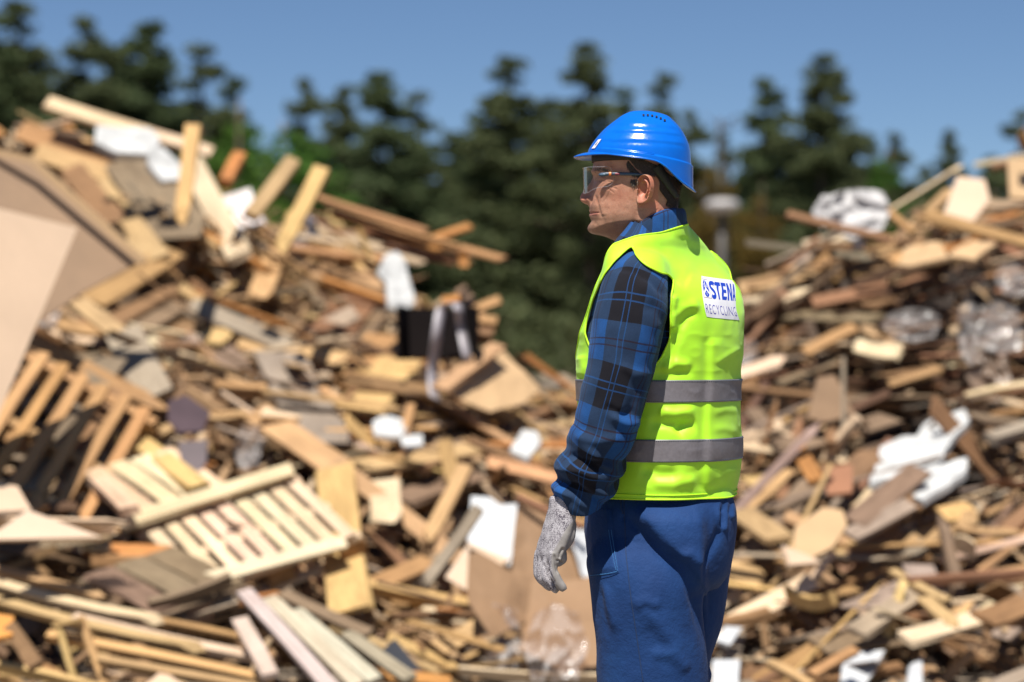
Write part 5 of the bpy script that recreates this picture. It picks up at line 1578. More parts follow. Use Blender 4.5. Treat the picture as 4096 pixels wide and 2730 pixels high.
for _ in range(10):
    sm = dg_.copy(); sm[1:-1] = (dg_[:-2] + dg_[2:] + 2 * dg_[1:-1]) / 4
    sm = (np.roll(sm, 1, 1) + np.roll(sm, -1, 1) + 2 * sm) / 4
    dg_ = np.maximum(dg_ * .985, sm)
v = v + vn * dg_.ravel()[:, None]
q = proj(v)
near = (TH > rad(8)) & (TH < rad(172))
hole = in_poly(q, ARM_HOLE) & near
hole_g = hole.reshape(VZ, VT)
mirror = (-np.arange(VT)) % VT
hole_g = hole_g | hole_g[:, mirror]
xx = v[:, 0]; ff = (v - np.array([.30, MY, 0])) @ bf
zcut = 1.534 + .010 * (1 - sstep(xx, .235, .30)) + (xx - .238) * .36 - np.clip(ff - .02, 0, 1) * 1.6
neck = (v[:, 2] > zcut)
dead = hole_g.ravel() | neck
F = [f for f in grid_faces(VT, VZ) if not any(dead[i] for i in f)]
vv, F2 = compact(v, F)
vloops = boundary_loops(F2)
for lp in vloops:
    for _ in range(14):
        c = vv[lp]
        vv[lp] = .5 * c + .25 * (np.roll(c, 1, 0) + np.roll(c, -1, 0))
me = mesh_from("vest", vv, F2, M_vest)
vest = obj("vest", me, man)
tag(vest, "yellow green high visibility vest with two grey reflective bands")
so = vest.modifiers.new("Solidify", 'SOLIDIFY'); so.thickness = .0014; so.offset = -1
parts = []
for lp in vloops:
    c = vv[lp]
    for _ in range(4): c = .5 * c + .25 * (np.roll(c, 1, 0) + np.roll(c, -1, 0))
    c = c[::2]
    parts.append(tube(c, .0019, 7, closed=True))
bv, bfc = join_parts(parts)
obj("binding", mesh_from("vest_binding", bv, bfc, M_vest_edge), vest)
vest_bvh = BVHTree.FromPolygons([tuple(x) for x in vv], F2)

# ---- reflective bands (a little proud of the cloth, same folds)
for (pa, pb) in ((1603, 1516), (1834, 1746)):
    g, g0, gn, gth, gpy = torso_grid(pa, pb, VT, 20, .0021)
    bm_ = mesh_from("reflective_band", g, grid_faces(VT, 20), M_reflect)
    bo = obj("reflective_band", bm_, vest)
    so = bo.modifiers.new("Solidify", 'SOLIDIFY'); so.thickness = .001
    # row of stitches near both edges
    pts = []
    for row in (1, 18):
        r = g.reshape(20, VT, 3)[row]; rn = gn.reshape(20, VT, 3)[row]
        for k in range(0, VT, 1):
            a = r[k] + rn[k] * .0005; b = r[(k + 1) % VT] + rn[k] * .0005
            pts.append(tube([a, a * .45 + b * .55], .0005, 4))
    sv, sf = join_parts(pts)
    obj("stitching", mesh_from("band_stitching", sv, sf, M_temple, False), bo)["kind"] = "stuff"
# hem line stitch
g, g0, gn, gth, gpy = torso_grid(1966, 1956, VT, 3, .0010)
hv, hf_ = tube(g.reshape(3, VT, 3)[1], .0011, 5, closed=True)
obj("hem_seam", mesh_from("hem_seam", hv, hf_, M_vest_edge), vest)

# ---- printed patch on the back: laid out flat, then wrapped onto the cloth
def hit_tp(px, py):
    h = cam_ray(vest_bvh, px, py)
    if h[0] is None: h = vest_bvh.find_nearest(P(px, py, MY + .12))
    p = np.array(h[0])
    k = np.argmin(((v - p) ** 2).sum(1))
    return TH[k], PY[k]
KU = np.linspace(0, 1, 13)
_top = np.array([hit_tp(2795 + u_ * 138, 1104 + u_ * 20) for u_ in KU]); _bot = np.array([hit_tp(2824 + u_ * 134, 1269 + u_ * 13) for u_ in KU])
_mid = np.array([hit_tp(2809.5 + u_ * 136, 1186.5 + u_ * 16.5) for u_ in KU])
def _smooth(a): return np.stack([np.polyval(np.polyfit(KU, a[:, k_], 2), KU) for k_ in (0, 1)], 1)
_ft, _fm, _fb = _smooth(_top), _smooth(_mid), _smooth(_bot)
def wrap(uv, off):
    uv = np.asarray(uv, float)
    u, w = uv[:, 0], 1 - uv[:, 1]
    th, py = ((1 - w) * (1 - 2 * w) * np.interp(u, KU, _ft[:, k_]) + 4 * w * (1 - w) * np.interp(u, KU, _fm[:, k_]) + w * (2 * w - 1) * np.interp(u, KU, _fb[:, k_]) for k_ in (0, 1))
    e = .004
    p = torso_pt(th, py); pa = torso_pt(th + e, py); pb = torso_pt(th, py + 1)
    n = np.cross(pa - p, pb - p); n /= np.linalg.norm(n, axis=1)[:, None]
    c = torso_pt(np.array([0, math.pi]), np.array([1200., 1200.])).mean(0)
    if n[0] @ (p[0] - c) < 0: n = -n
    return p + n * (vest_disp(p, n) + off)[:, None]
gu, gv = np.meshgrid(np.linspace(0, 1, 70), np.linspace(0, 1, 50))
pv = wrap(np.stack([gu.ravel(), gv.ravel()], 1), .0007)
patch = obj("logo_patch", mesh_from("logo_patch", pv, grid_faces(70, 50, False), M_white_label), vest)
tag(patch, "white printed patch on the back of the vest")
def text_uv(txt, box, bold=0, space=1.0, sx=None, shear=0):
    """outline of a word as flat triangles inside the (u0, v0, u1, v1) box of the patch"""
    cu = bpy.data.curves.new("t", 'FONT')
    cu.body = txt; cu.size = 1; cu.offset = bold; cu.space_character = space; cu.resolution_u = 4; cu.shear = shear
    o = bpy.data.objects.new("t", cu); COL.objects.link(o)
    bpy.context.view_layer.update()
    me = bpy.data.meshes.new_from_object(o.evaluated_get(bpy.context.evaluated_depsgraph_get()))
    bpy.data.objects.remove(o)
    me2 = me
    import bmesh
    b = bmesh.new(); b.from_mesh(me2)
    bmesh.ops.triangulate(b, faces=b.faces)
    for _ in range(2):
        es = [e for e in b.edges if e.calc_length() > .12]
        if es: bmesh.ops.subdivide_edges(b, edges=es, cuts=1); bmesh.ops.triangulate(b, faces=b.faces)
    vs = np.array([x.co[:2] for x in b.verts]); fs = [tuple(x.index for x in f.verts) for f in b.faces]
    b.free()
    lo, hi = vs.min(0), vs.max(0)
    vs = (vs - lo) / (hi - lo)
    vs = np.array(box[:2]) + vs * (np.array(box[2:]) - np.array(box[:2]))
    return vs, fs
def print_on(name, uv, fs, mat, off=.0009):
    p = wrap(uv, off)
    return obj(name, mesh_from(name, p, fs, mat, False), patch)
def bars(polys):
    """letter strokes given as convex polygons -> subdivided triangles fan"""
    V, F = [], []
    for pl in polys:
        pl = np.array(pl, float); n = len(V)
        m = 6 if len(polys) < 12 else 2
        # quads only
        for i in range(m + 1):
            for j in range(m + 1):
                s, t = i / m, j / m
                V.append((1 - s) * (1 - t) * pl[0] + s * (1 - t) * pl[1] + s * t * pl[2] + (1 - s) * t * pl[3])
        for i in range(m):
            for j in range(m):
                a = n + i * (m + 1) + j
                F.append((a, a + m + 1, a + m + 2, a + 1))
    return np.array(V), F
def place(polys, box):
    V, F = bars(polys)
    return np.array(box[:2]) + V * (np.array(box[2:]) - np.array(box[:2])), F
T_ = [[(.0, .78), (1, .78), (1, 1), (0, 1)], [(.33, 0), (.67, 0), (.67, .78), (.33, .78)]]
E_ = [[(0, 0), (.38, 0), (.38, 1), (0, 1)], [(.38, 0), (1, 0), (1, .2), (.38, .2)], [(.38, .4), (.9, .4), (.9, .6), (.38, .6)], [(.38, .8), (1, .8), (1, 1), (.38, 1)]]
N_ = [[(0, 0), (.3, 0), (.3, 1), (0, 1)], [(.7, 0), (1, 0), (1, 1), (.7, 1)], [(.3, 1.0), (.3, .62), (.7, .0), (.7, .38)]]
A_ = [[(0, 0), (.3, 0), (.58, 1), (.36, 1)], [(.7, 0), (1, 0), (.64, 1), (.42, 1)], [(.26, .2), (.74, .2), (.69, .38), (.31, .38)]]
def S_poly():
    pts = catmull([(.95, .80, 0), (.80, .89, 0), (.50, .895, 0), (.22, .80, 0), (.24, .63, 0), (.52, .51, 0), (.78, .38, 0), (.80, .20, 0), (.52, .105, 0), (.2, .11, 0), (.05, .19, 0)], 26)
    polys = []
    tg = np.gradient(pts, axis=0); nn = np.stack([-tg[:, 1], tg[:, 0], 0 * tg[:, 0]], 1)
    nn /= np.linalg.norm(nn, axis=1)[:, None]
    w = np.array([.19, .115, 0])
    for k in range(len(pts) - 1):
        polys.append([(pts[k] + nn[k] * w)[:2], (pts[k + 1] + nn[k + 1] * w)[:2], (pts[k + 1] - nn[k + 1] * w)[:2], (pts[k] - nn[k] * w)[:2]])
    return polys
SV0, SV1 = .47, .90
word = []
for pl, (u0, u1) in ((S_poly(), (.285, .425)), (T_, (.435, .555)), (E_, (.575, .69)), (N_, (.71, .85)), (A_, (.86, 1.0 - .015))):
    word.append(place(pl, (u0, SV0, u1, SV1)))
wv, wf = join_parts([(np.c_[a, np.zeros(len(a))], f) for a, f in word])
print_on("word_print", np.array(wv)[:, :2], wf, M_blue_print)
tv, tf = text_uv("RECYCLING", (.035, .09, .955, .32), bold=-.012, space=1.25)
print_on("word_print", tv, tf, M_violet_print)
# emblem: thin frame, blue oval cut by a white three-way star, letters S A O
fr = [[(0, 0), (1, 0), (1, .02), (0, .02)], [(0, .98), (1, .98), (1, 1), (0, 1)], [(0, .02), (.025, .02), (.025, .98), (0, .98)], [(.975, .02), (1, .02), (1, .98), (.975, .98)]]
EB = (.03, .47, .265, .93)
a, f = place(fr, EB); print_on("emblem_frame", a, f, M_maroon_print)
def sector(a0, a1, gap):
    """piece of the oval between two angles, pulled out from the centre by gap"""
    c = np.array([.5 + gap * math.cos((a0 + a1) / 2) * .42, .5 + gap * math.sin((a0 + a1) / 2) * .46])
    n, m = 18, 7
    V, F = [], []
    for j in range(m + 1):
        for k in range(n + 1):
            t = a0 + (a1 - a0) * k / n
            e = np.array([.5 + .40 * math.cos(t), .5 + .45 * math.sin(t)])
            V.append(c + (e - c) * max(j / m, .01))
    F = grid_faces(n + 1, m + 1, False)
    return np.array(V), F
em = []
for (a0, a1) in ((rad(96), rad(205)), (rad(-25), rad(84)), (rad(222), rad(318))):
    a, f = sector(a0, a1, .18)
    em.append((np.c_[np.array(EB[:2]) + a * (np.array(EB[2:]) - np.array(EB[:2])), np.zeros(len(a))], f))
a, f = join_parts(em); print_on("emblem", np.array(a)[:, :2], f, M_blue_print)
for ch, bx in (("S", (.20, .54, .36, .76)), ("A", (.64, .54, .82, .76)), ("O", (.43, .13, .57, .29))):
    bb = (EB[0] + bx[0] * (EB[2] - EB[0]), EB[1] + bx[1] * (EB[3] - EB[1]), EB[0] + bx[2] * (EB[2] - EB[0]), EB[1] + bx[3] * (EB[3] - EB[1]))
    a, f = text_uv(ch, bb, bold=0.0)
    print_on("emblem_letter", a, f, M_white_label, .0011)

# ------------------------------------------------------------------ gloved hand
def hand(shift=(0, 0, 0), flipy=False):
    D0 = 4.66
    W_ = np.array([.50, -.866, 0])             # from index to little finger
    NB = np.array([-.866, -.50, 0])            # out of the back of the hand
    def pt(px, py, w=0, nb=0): return np.array(P(px, py, D0)) + W_ * w + NB * nb
    parts = []
    # palm: elliptical rings
    rings = [(2262, 1982, .027, .021), (2254, 1992, .031, .0245), (2250, 2030, .034, .0245), (2243, 2075, .039, .025), (2228, 2130, .043, .0235), (2210, 2180, .045, .020), (2197, 2215, .045, .0165), (2194, 2240, .043, .0125), (2192, 2255, .036, .008)]
    rr_ = catmull(rings, 40)
    V = []
    for (px, py, a, b) in rr_:
        c = pt(px, py)
        for j in range(32):
            t = 2 * math.pi * j / 32
            V.append(c + W_ * a * math.cos(t) + NB * b * math.sin(t))
    F = grid_faces(32, 40); F.append(tuple(range(32))[::-1]); F.append(tuple(39 * 32 + j for j in range(32)))
    parts.append((V, F))
    fing = [(-.031, [(2194, 2215), (2186, 2286), (2200, 2322), (2222, 2340)], .0106),
            (-.010, [(2190, 2215), (2178, 2296), (2196, 2336), (2222, 2355)], .0108),
            (.010, [(2188, 2212), (2176, 2292), (2196, 2336), (2224, 2364)], .0104),
            (.031, [(2184, 2205), (2180, 2276), (2200, 2322), (2226, 2358)], .0098)]
    for w, pl, r in fing:
        p = [pt(a, b, w) for a, b in pl]
        p = catmull(p, 22)
        rad_ = r * np.interp(np.linspace(0, 1, 22), [0, .35, .45, .7, .9, 1], [1.08, .98, 1.06, .95, .9, .62])
        parts.append(tube(p, rad_, 14))
    p = catmull([pt(2262, 2085, -.034, -.004), pt(2262, 2140, -.050, -.012), pt(2256, 2195, -.052, -.018), pt(2270, 2248, -.046, -.020)], 20)
    parts.append(tube(p, np.interp(np.linspace(0, 1, 20), [0, .5, .9, 1], [.017, .0135, .0105, .006]), 14))
    # heel of the palm and crease folds
    p = catmull([pt(2240, 2085, .020, -.012), pt(2216, 2150, .026, -.014), pt(2192, 2200, .028, -.012)], 14)
    parts.append(tube(p, np.interp(np.linspace(0, 1, 14), [0, .5, 1], [.012, .0150, .009]), 12))
    p = catmull([pt(2200, 2205, .030, -.010), pt(2194, 2235, .030, -.013), pt(2184, 2258, .03, -.008)], 10)
    parts.append(tube(p, np.interp(np.linspace(0, 1, 10), [0, .5, 1], [.006, .0095, .005]), 12))
    V, F = join_parts(parts)
    me = mesh_from("glove_raw", V, F)
    me = eval_mesh(me, [('REMESH', dict(mode='VOXEL', voxel_size=.0016)), ('SMOOTH', dict(factor=.5, iterations=7))])
    co, no = get_co(me), get_no(me)
    q = proj(co)
    bx = np.interp(q[:, 1], [2060, 2085, 2110, 2150, 2190, 2210, 2260, 2300, 2350], [2330, 2296, 2268, 2245, 2222, 2208, 2204, 2212, 2222])
    c1 = sstep(q[:, 0] - bx, -4, 5)
    palmside = sstep(-(no @ NB), .25, .5)
    coat = np.where(no[:, 1] < .2, c1, np.maximum(palmside * (q[:, 1] > 2110), c1))
    d = fbm(co * 60, 71, 2) * .0008
    # knit ribs at the wrist
    d += .0006 * np.sin(q[:, 1] * .8) * (1 - sstep(q[:, 1], 2040, 2090))
    for pl, am, w in (([(2215, 2215), (2222, 2255), (2232, 2300)], -.003, 5), ([(2255, 2190), (2240, 2215), (2236, 2240)], -.004, 7), ([(2225, 2240), (2240, 2248), (2252, 2256)], -.004, 5),
                      ([(2172, 2250), (2185, 2300), (2215, 2345)], -.003, 5), ([(2186, 2240), (2196, 2290), (2222, 2340)], -.003, 5)):
        d += stroke(q, pl, am, w, w, .2)
    co = co + no * d[:, None]
    tipd = np.linalg.norm(co - (pt(2246, 2350, .033) + np.array([.012, 0, .006])), axis=1)
    set_co(me, co)
    set_attr(me, "coat", coat)
    set_attr(me, "tip", 1 - sstep(tipd, .006, .013))
    if shift != (0, 0, 0):
        co2 = co + np.array(shift); set_co(me, co2)
    me.materials.append(M_glove); shade_smooth(me)
    return me
glove = obj("glove", hand(), man)
tag(glove, "grey knitted work glove on the left hand")
obj("glove", hand((.24, .36, 0)), man)
# ------------------------------------------------------------------ head (profile measured on the photograph, pixels of an enlarged crop)
CK = .5 / 1.96 / 1000.0            # metres per crop pixel
def zc(y): return CAM_Z - (400 + np.asarray(y, float) / 1.96 - 1365) / PXM
HYAW = rad(8)
hf = np.array([-math.cos(HYAW), math.sin(HYAW), 0.0]); hl = np.array([-math.sin(HYAW), -math.cos(HYAW), 0.0])
HX0 = xpx(2050 + 985 / 1.96)       # axis at crop x = 985
HC = np.array([HX0, MY, 0.0])
CS = CK / math.cos(HYAW)
def hp(xc, y, lat):
    """crop pixel x, y and lateral metres (left positive) -> world"""
    xc, y, lat = np.broadcast_arrays(np.asarray(xc, float), np.asarray(y, float), np.asarray(lat, float))
    p = HC + ((985 - xc) * CS)[..., None] * hf + lat[..., None] * hl
    p[..., 2] = zc(y)
    # undo the sideways shift the head's turn gives to lateral points so that crop x stays what is seen
    return p
FRONT = [(150, 930), (160, 890), (175, 850), (220, 780), (300, 705), (400, 645), (500, 636), (540, 629), (570, 625), (600, 634), (650, 638), (700, 634), (750, 626), (800, 615), (835, 607), (870, 611), (930, 615), (955, 618), (970, 611), (990, 600),
         (1010, 597), (1030, 603), (1044, 620), (1053, 650), (1062, 695), (1080, 745), (1105, 800), (1140, 850), (1200, 880), (1300, 890)]
BACK = [(150, 1040), (160, 1085), (175, 1130), (220, 1220), (300, 1290), (400, 1325), (500, 1336), (600, 1331), (680, 1316), (760, 1297), (820, 1292), (900, 1300), (1000, 1318), (1150, 1345), (1300, 1365)]
HALFW = [(150, 70), (160, 120), (175, 165), (220, 235), (300, 285), (400, 300), (500, 302), (600, 293), (700, 288), (780, 282), (850, 276), (920, 268), (980, 258), (1030, 246), (1080, 236), (1150, 232), (1300, 240)]
NTH, NZ = 420, 380
th = np.linspace(0, 2 * math.pi, NTH, endpoint=False)
yy = np.concatenate([np.linspace(150, 560, 90), np.linspace(562, 1100, 260), np.linspace(1104, 1300, 30)])
TH2, YY = np.meshgrid(th, yy); TH2 = TH2.ravel(); YY = YY.ravel()
xcen = np.interp(YY, [150, 850, 1000, 1150, 1300], [985, 985, 1010, 1090, 1120])
xf = sm_interp(YY, FRONT); xb = sm_interp(YY, BACK); hw = sm_interp(YY, HALFW)
c, s = np.cos(TH2), np.sin(TH2)
lat_abs = np.abs(s)
# the jaw rises towards the ears: away from the midline the under-jaw starts higher
jaw_y = 1052 - 95 * lat_abs ** 1.8 * (c > 0) - 95 * (c <= 0)
under = sstep(YY - jaw_y, -6, 70) * (c > -.25)
neck_w = np.interp(YY, [800, 1000, 1300], [215, 212, 225])
hw2 = hw * (1 - under) + neck_w * under
nf = np.where(c > 0, 2.35, 2.1)
cc = np.sign(c) * np.abs(c) ** (2 / nf); ss = np.sign(s) * np.abs(s) ** (2 / nf)
neck_xf = np.interp(YY, [850, 1000, 1100, 1300], [820, 838, 850, 880])
u_front = under * sstep(lat_abs, .05, .75)
xf2 = xf * (1 - u_front) + np.maximum(xf, neck_xf) * u_front
xcrop = np.where(c > 0, xcen + (xf2 - xcen) * cc, xcen + (xb - xcen) * (-cc))
lat = hw2 * ss * CK
# features -------------------------------------------------------
fwd = np.zeros_like(YY); side = np.zeros_like(YY)
front = c > .1
la = np.abs(lat)
# nose
NOSE = [(585, 0), (600, 2), (625, 14), (650, 31), (690, 58), (720, 80), (742, 91), (764, 93), (782, 86), (797, 72), (808, 52), (818, 28), (828, 9), (842, 0)]
nh = sm_interp(YY, NOSE)
nsig = np.interp(YY, [590, 650, 700, 745, 775, 800, 820], [.0065, .0085, .0110, .0128, .0150, .0172, .018])
prof_n = np.exp(-(la / nsig) ** np.interp(YY, [650, 760], [2.3, 2.6]))
fwd += nh * prof_n * front
ala = np.exp(-((la - .0160) / .0070) ** 2 - ((YY - 782) / 25) ** 2)
fwd += 33 * ala * front; side += .0040 * ala * front
# alar groove
fwd -= 24 * np.exp(-((la - .0275) / .0032) ** 2 - ((YY - 782) / 32) ** 2) * front
# eye sockets, brow, cheek
fwd -= 25 * np.exp(-((la - .031) / .016) ** 2 - ((YY - 622) / 36) ** 2) * front
fwd += 15 * np.exp(-((la - .031) / .0125) ** 2 - ((YY - 620) / 22) ** 2) * front
fwd += 9 * np.exp(-((la - .027) / .019) ** 2 - ((YY - 565) / 16) ** 2) * front
side += .0035 * np.exp(-((xcrop - 760) / 75) ** 2 - ((YY - 715) / 45) ** 2)
side -= .0030 * np.exp(-((xcrop - 800) / 70) ** 2 - ((YY - 560) / 45) ** 2)
side += .0045 * np.exp(-((xcrop - 790) / 110) ** 2 - ((YY - 945) / 95) ** 2)     # cheek / jowl
# mouth and lips
mw = np.exp(-(la / .024) ** 4) * front
fwd += mw * (8 * np.exp(-((YY - 874) / 9) ** 2) + 9 * np.exp(-((YY - 906) / 13) ** 2) - 12 * np.exp(-((YY - 889) / 4.2) ** 2) - 5 * np.exp(-((YY - 950) / 14) ** 2))
fwd += 6 * np.exp(-(la / .016) ** 2 - ((YY - 1005) / 25) ** 2) * front             # chin
fwd -= 7 * np.exp(-((la - .027) / .005) ** 2 - ((YY - 893) / 12) ** 2) * front      # mouth corner
fwd -= 3 * np.exp(-(la / .0035) ** 2 - ((YY - 846) / 16) ** 2) * front              # philtrum
xcrop = xcrop - fwd
lat = lat + np.sign(s) * side * (la > .02)
hv = hp(xcrop, YY, lat)
HF = grid_faces(NTH, NZ)
HF.append(tuple(range(NTH))[::-1]); HF.append(tuple((NZ - 1) * NTH + j for j in range(NTH)))

# ear as a closed shell in its own plane
def ear(sgn):
    out = [(1075, 602), (1095, 606), (1115, 620), (1130, 648), (1138, 690), (1134, 730), (1122, 770), (1100, 803), (1068, 828), (1030, 842), (1004, 840), (992, 818), (989, 785), (996, 752), (1003, 725), (1006, 690), (1010, 655), (1030, 622), (1052, 606)]
    cx, cy = 1052, 716
    an = []
    for x, y in out:
        an.append((math.atan2(-(y - cy), x - cx), math.hypot(x - cx, y - cy)))
    an.sort()
    A = np.array([a for a, r in an]); R = np.array([r for a, r in an])
    A = np.concatenate([A - 2 * math.pi, A, A + 2 * math.pi]); R = np.concatenate([R, R, R])
    na, ns = 120, 46
    S = np.linspace(0.02, 1, ns)
    ph = np.linspace(-math.pi, math.pi, na, endpoint=False)
    Rp = np.interp(ph, A, R)
    fl = rad(24)
    eu = -hf * math.cos(fl) + hl * sgn * math.sin(fl)
    en = hl * sgn * math.cos(fl) + hf * math.sin(fl)
    org = HC + (985 - cx) * CS * hf + sgn * (.0745 + .006) * hl; org[2] = zc(cy)
    V = []
    back = np.cos(ph)                                     # 1 towards the back of the head
    rimw = sstep(np.cos(ph - rad(55)), -.62, .1)           # helix runs round top and back
    for sv in S:
        px_ = Rp * sv * np.cos(ph); py_ = Rp * sv * np.sin(ph)
        h = .0058 * np.exp(-((sv - .90) / .075) ** 2) * (rimw * .9 + .15)
        h = h - .0022 * np.exp(-((sv - .74) / .07) ** 2) * rimw
        ah = sstep(np.cos(ph - rad(10)), -.15, .5)
        h = h + .0042 * np.exp(-((sv - .56) / .10) ** 2) * ah
        # concha bowl, ahead of and below the centre
        X_, Y_ = px_ / 100, py_ / 100
        h = h - .0105 * np.exp(-((X_ + .10) / .26) ** 2 - ((Y_ + .12) / .36) ** 2)
        h = h - .0040 * np.exp(-((X_ + .02) / .20) ** 2 - ((Y_ - .42) / .18) ** 2)
        # tragus
        h = h + .0055 * np.exp(-((X_ + .44) / .10) ** 2 - ((Y_ + .10) / .16) ** 2)
        # lobe
        h = h + .0025 * np.exp(-((X_ + .25) / .25) ** 2 - ((Y_ + 1.0) / .22) ** 2)
        h = h * 1.45 - .004 * sstep(sv, .93, 1.0)
        V.append(org + (px_ * CK)[:, None] * eu + (h)[:, None] * en + np.stack([0 * px_, 0 * px_, py_ * CK], 1))
    for (sv, dz) in ((1.0, -.0055), (.93, -.0075), (.75, -.009), (.45, -.016), (.05, -.024)):
        px_ = Rp * sv * np.cos(ph) - (8 if sv < .9 else 0); py_ = Rp * sv * np.sin(ph)
        V.append(org + (px_ * CK)[:, None] * eu + dz * en + np.stack([0 * px_, 0 * px_, py_ * CK], 1))
    V = np.concatenate(V)
    F = grid_faces(na, ns + 5)
    F.append(tuple(range(na))[::-1]); F.append(tuple((ns + 4) * na + j for j in range(na)))
    if sgn < 0: F = [f[::-1] for f in F]
    return V, F
HVv, HFf = join_parts([(hv, HF), ear(1), ear(-1)])
# shoulders and chest stub under the clothes
chest = ring_loft([(900, 2550, 2722, .05, MY), (960, 2548, 2735, .055, MY), (1010, 2545, 2745, .06, MY), (1060, 2550, 2750, .06, MY), (1110, 2570, 2740, .05, MY)], 64, 40)
HVv, HFf = join_parts([(HVv, HFf), chest])
me = mesh_from("body_raw", HVv, HFf)
me = eval_mesh(me, [('REMESH', dict(mode='VOXEL', voxel_size=.00135)), ('SMOOTH', dict(factor=.5, iterations=3))])
co_, no_ = get_co(me), get_no(me)
q = proj(co_)
def cpx(pl): return [(2050 + x / 1.96, 400 + y / 1.96) for x, y in pl]
face = sstep(-no_[:, 1], .0, .3) * (co_[:, 1] < MY + .02)
d = np.zeros(len(co_))
for pl, am, w in (
    ([(648, 738), (660, 785), (676, 835), (690, 895), (700, 930)], -.0019, 6), ([(690, 800), (705, 860), (712, 915)], .0012, 12),
    ([(672, 634), (700, 632), (728, 640)], -.0022, 2.5), ([(668, 606), (700, 598), (735, 612)], -.0014, 3),
    ([(742, 660), (790, 690), (830, 705)], -.0009, 3), ([(738, 640), (800, 655), (850, 662)], -.0008, 3), ([(735, 685), (775, 715), (800, 735)], -.0008, 3),
    ([(700, 900), (720, 960), (735, 1000)], -.0006, 8), ([(640, 955), (665, 985), (670, 1020)], -.0006, 6),
    ([(1150, 850), (1080, 910), (1020, 970)], -.0011, 4), ([(1120, 880), (1060, 930), (1000, 990)], -.0010, 4), ([(1180, 850), (1120, 925), (1060, 960)], -.0009, 4),
    ([(1000, 845), (985, 900), (960, 960), (920, 1020)], -.0016, 16),
    ([(612, 889), (640, 887), (684, 884)], -.0028, 2.2), ([(615, 900), (645, 899), (675, 893)], .0006, 4)):
    d += stroke(q, cpx(pl), am, w, w, .2) * face
# nostrils
for sgn in (1, -1):
    nc = hp(588, 797, sgn * .0085)
    r2 = ((co_ - nc) @ hf / .0048) ** 2 + ((co_ - nc) @ hl / .0040) ** 2 + ((co_[:, 2] - nc[2]) / .0034) ** 2
    d -= .0055 * np.exp(-r2)
d += fbm(co_ * 120, 91, 2) * .00022 + fbm(co_ * 30, 93, 2) * .0006
co_ = co_ + no_ * d[:, None]
set_co(me, co_)
# colour regions that belong to the skin: stubble, ruddiness, lips
xcq = (q[:, 0] - 2050) * 1.96; ycq = (q[:, 1] - 400) * 1.96
jawm = sstep(ycq, 845, 960) * (1 - sstep(ycq, 1080, 1180)) * (1 - sstep(xcq, 900, 1010))
must = np.exp(-((ycq - 848) / 20) ** 2) * (xcq < 690)
set_attr(me, "stubble", np.clip(jawm + .6 * must, 0, 1))
ruddy = .8 * np.exp(-((xcq - 555) / 45) ** 2 - ((ycq - 770) / 50) ** 2) + .5 * np.exp(-((xcq - 850) / 120) ** 2 - ((ycq - 740) / 70) ** 2)
ruddy += .9 * ((xcq > 985) & (xcq < 1145) & (ycq > 595) & (ycq < 850)) + .8 * sstep(xcq, 1010, 1100) * sstep(ycq, 790, 860)
set_attr(me, "ruddy", np.clip(ruddy, 0, 1))
lip = np.exp(-((ycq - 890) / 17) ** 4) * (1 - sstep(xcq, 655, 690))
set_attr(me, "lip", lip)
me.materials.append(M_skin); shade_smooth(me)
body = obj("body", me, man)
tag(body, "head and neck with ruddy weathered skin")
body_bvh = BVHTree.FromPolygons([tuple(x) for x in co_], [tuple(p.vertices) for p in me.polygons])

# eyes
for sgn in (1, -1):
    c0 = hp(708, 624, sgn * .031)
    V, F = [], []
    for i in range(9):
        a = math.pi * i / 8
        for j in range(14):
            b = 2 * math.pi * j / 14
            V.append(c0 + 0.0102 * (math.cos(a) * hf + math.sin(a) * (math.cos(b) * hl + math.sin(b) * np.array([0, 0, 1]))))
    F = grid_faces(14, 9)
    e = obj("eye", mesh_from("eye", V, F, M_eye), man)
    V2 = [c0 + .0104 * (math.cos(a) * hf + math.sin(a) * (math.cos(b) * hl + math.sin(b) * np.array([0, 0, 1]))) for a in (0.01, .25, .48) for b in np.linspace(0, 2 * math.pi, 14, endpoint=False)]
    obj("iris", mesh_from("iris", V2, grid_faces(14, 3), M_iris), e)

# hair: short dark strands below the helmet, sideburn and nape
hr = np.random.default_rng(3)
def strands(n, sample, lean, length, width):
    V, F = [], []
    for _ in range(n):
        x, y = sample()
        h = cam_ray(body_bvh, *cpx([(x, y)])[0])
        if h[0] is None: continue
        p = np.array(h[0]); nn = np.array(h[1])
        dirv = lean + hr.normal(0, .16, 3) + nn * .16
        dirv = dirv / np.linalg.norm(dirv)
        sd = np.cross(dirv, nn); sd /= np.linalg.norm(sd) + 1e-9
        Ls = length * hr.uniform(.6, 1.25); w = width
        m = p + dirv * Ls * .55 + nn * .0012; t = p + dirv * Ls + nn * .0004
        k = len(V)
        V += [p - sd * w, p + sd * w, m + sd * w * .8, m - sd * w * .8, t]
        F += [(k, k + 1, k + 2, k + 3), (k + 3, k + 2, k + 4)]
    return V, F
def in_region(poly):
    pl = np.array(poly, float); lo, hi = pl.min(0), pl.max(0)
    def f():
        while True:
            p = hr.uniform(lo, hi)
            if in_poly(p[None], pl)[0]: return p
    return f
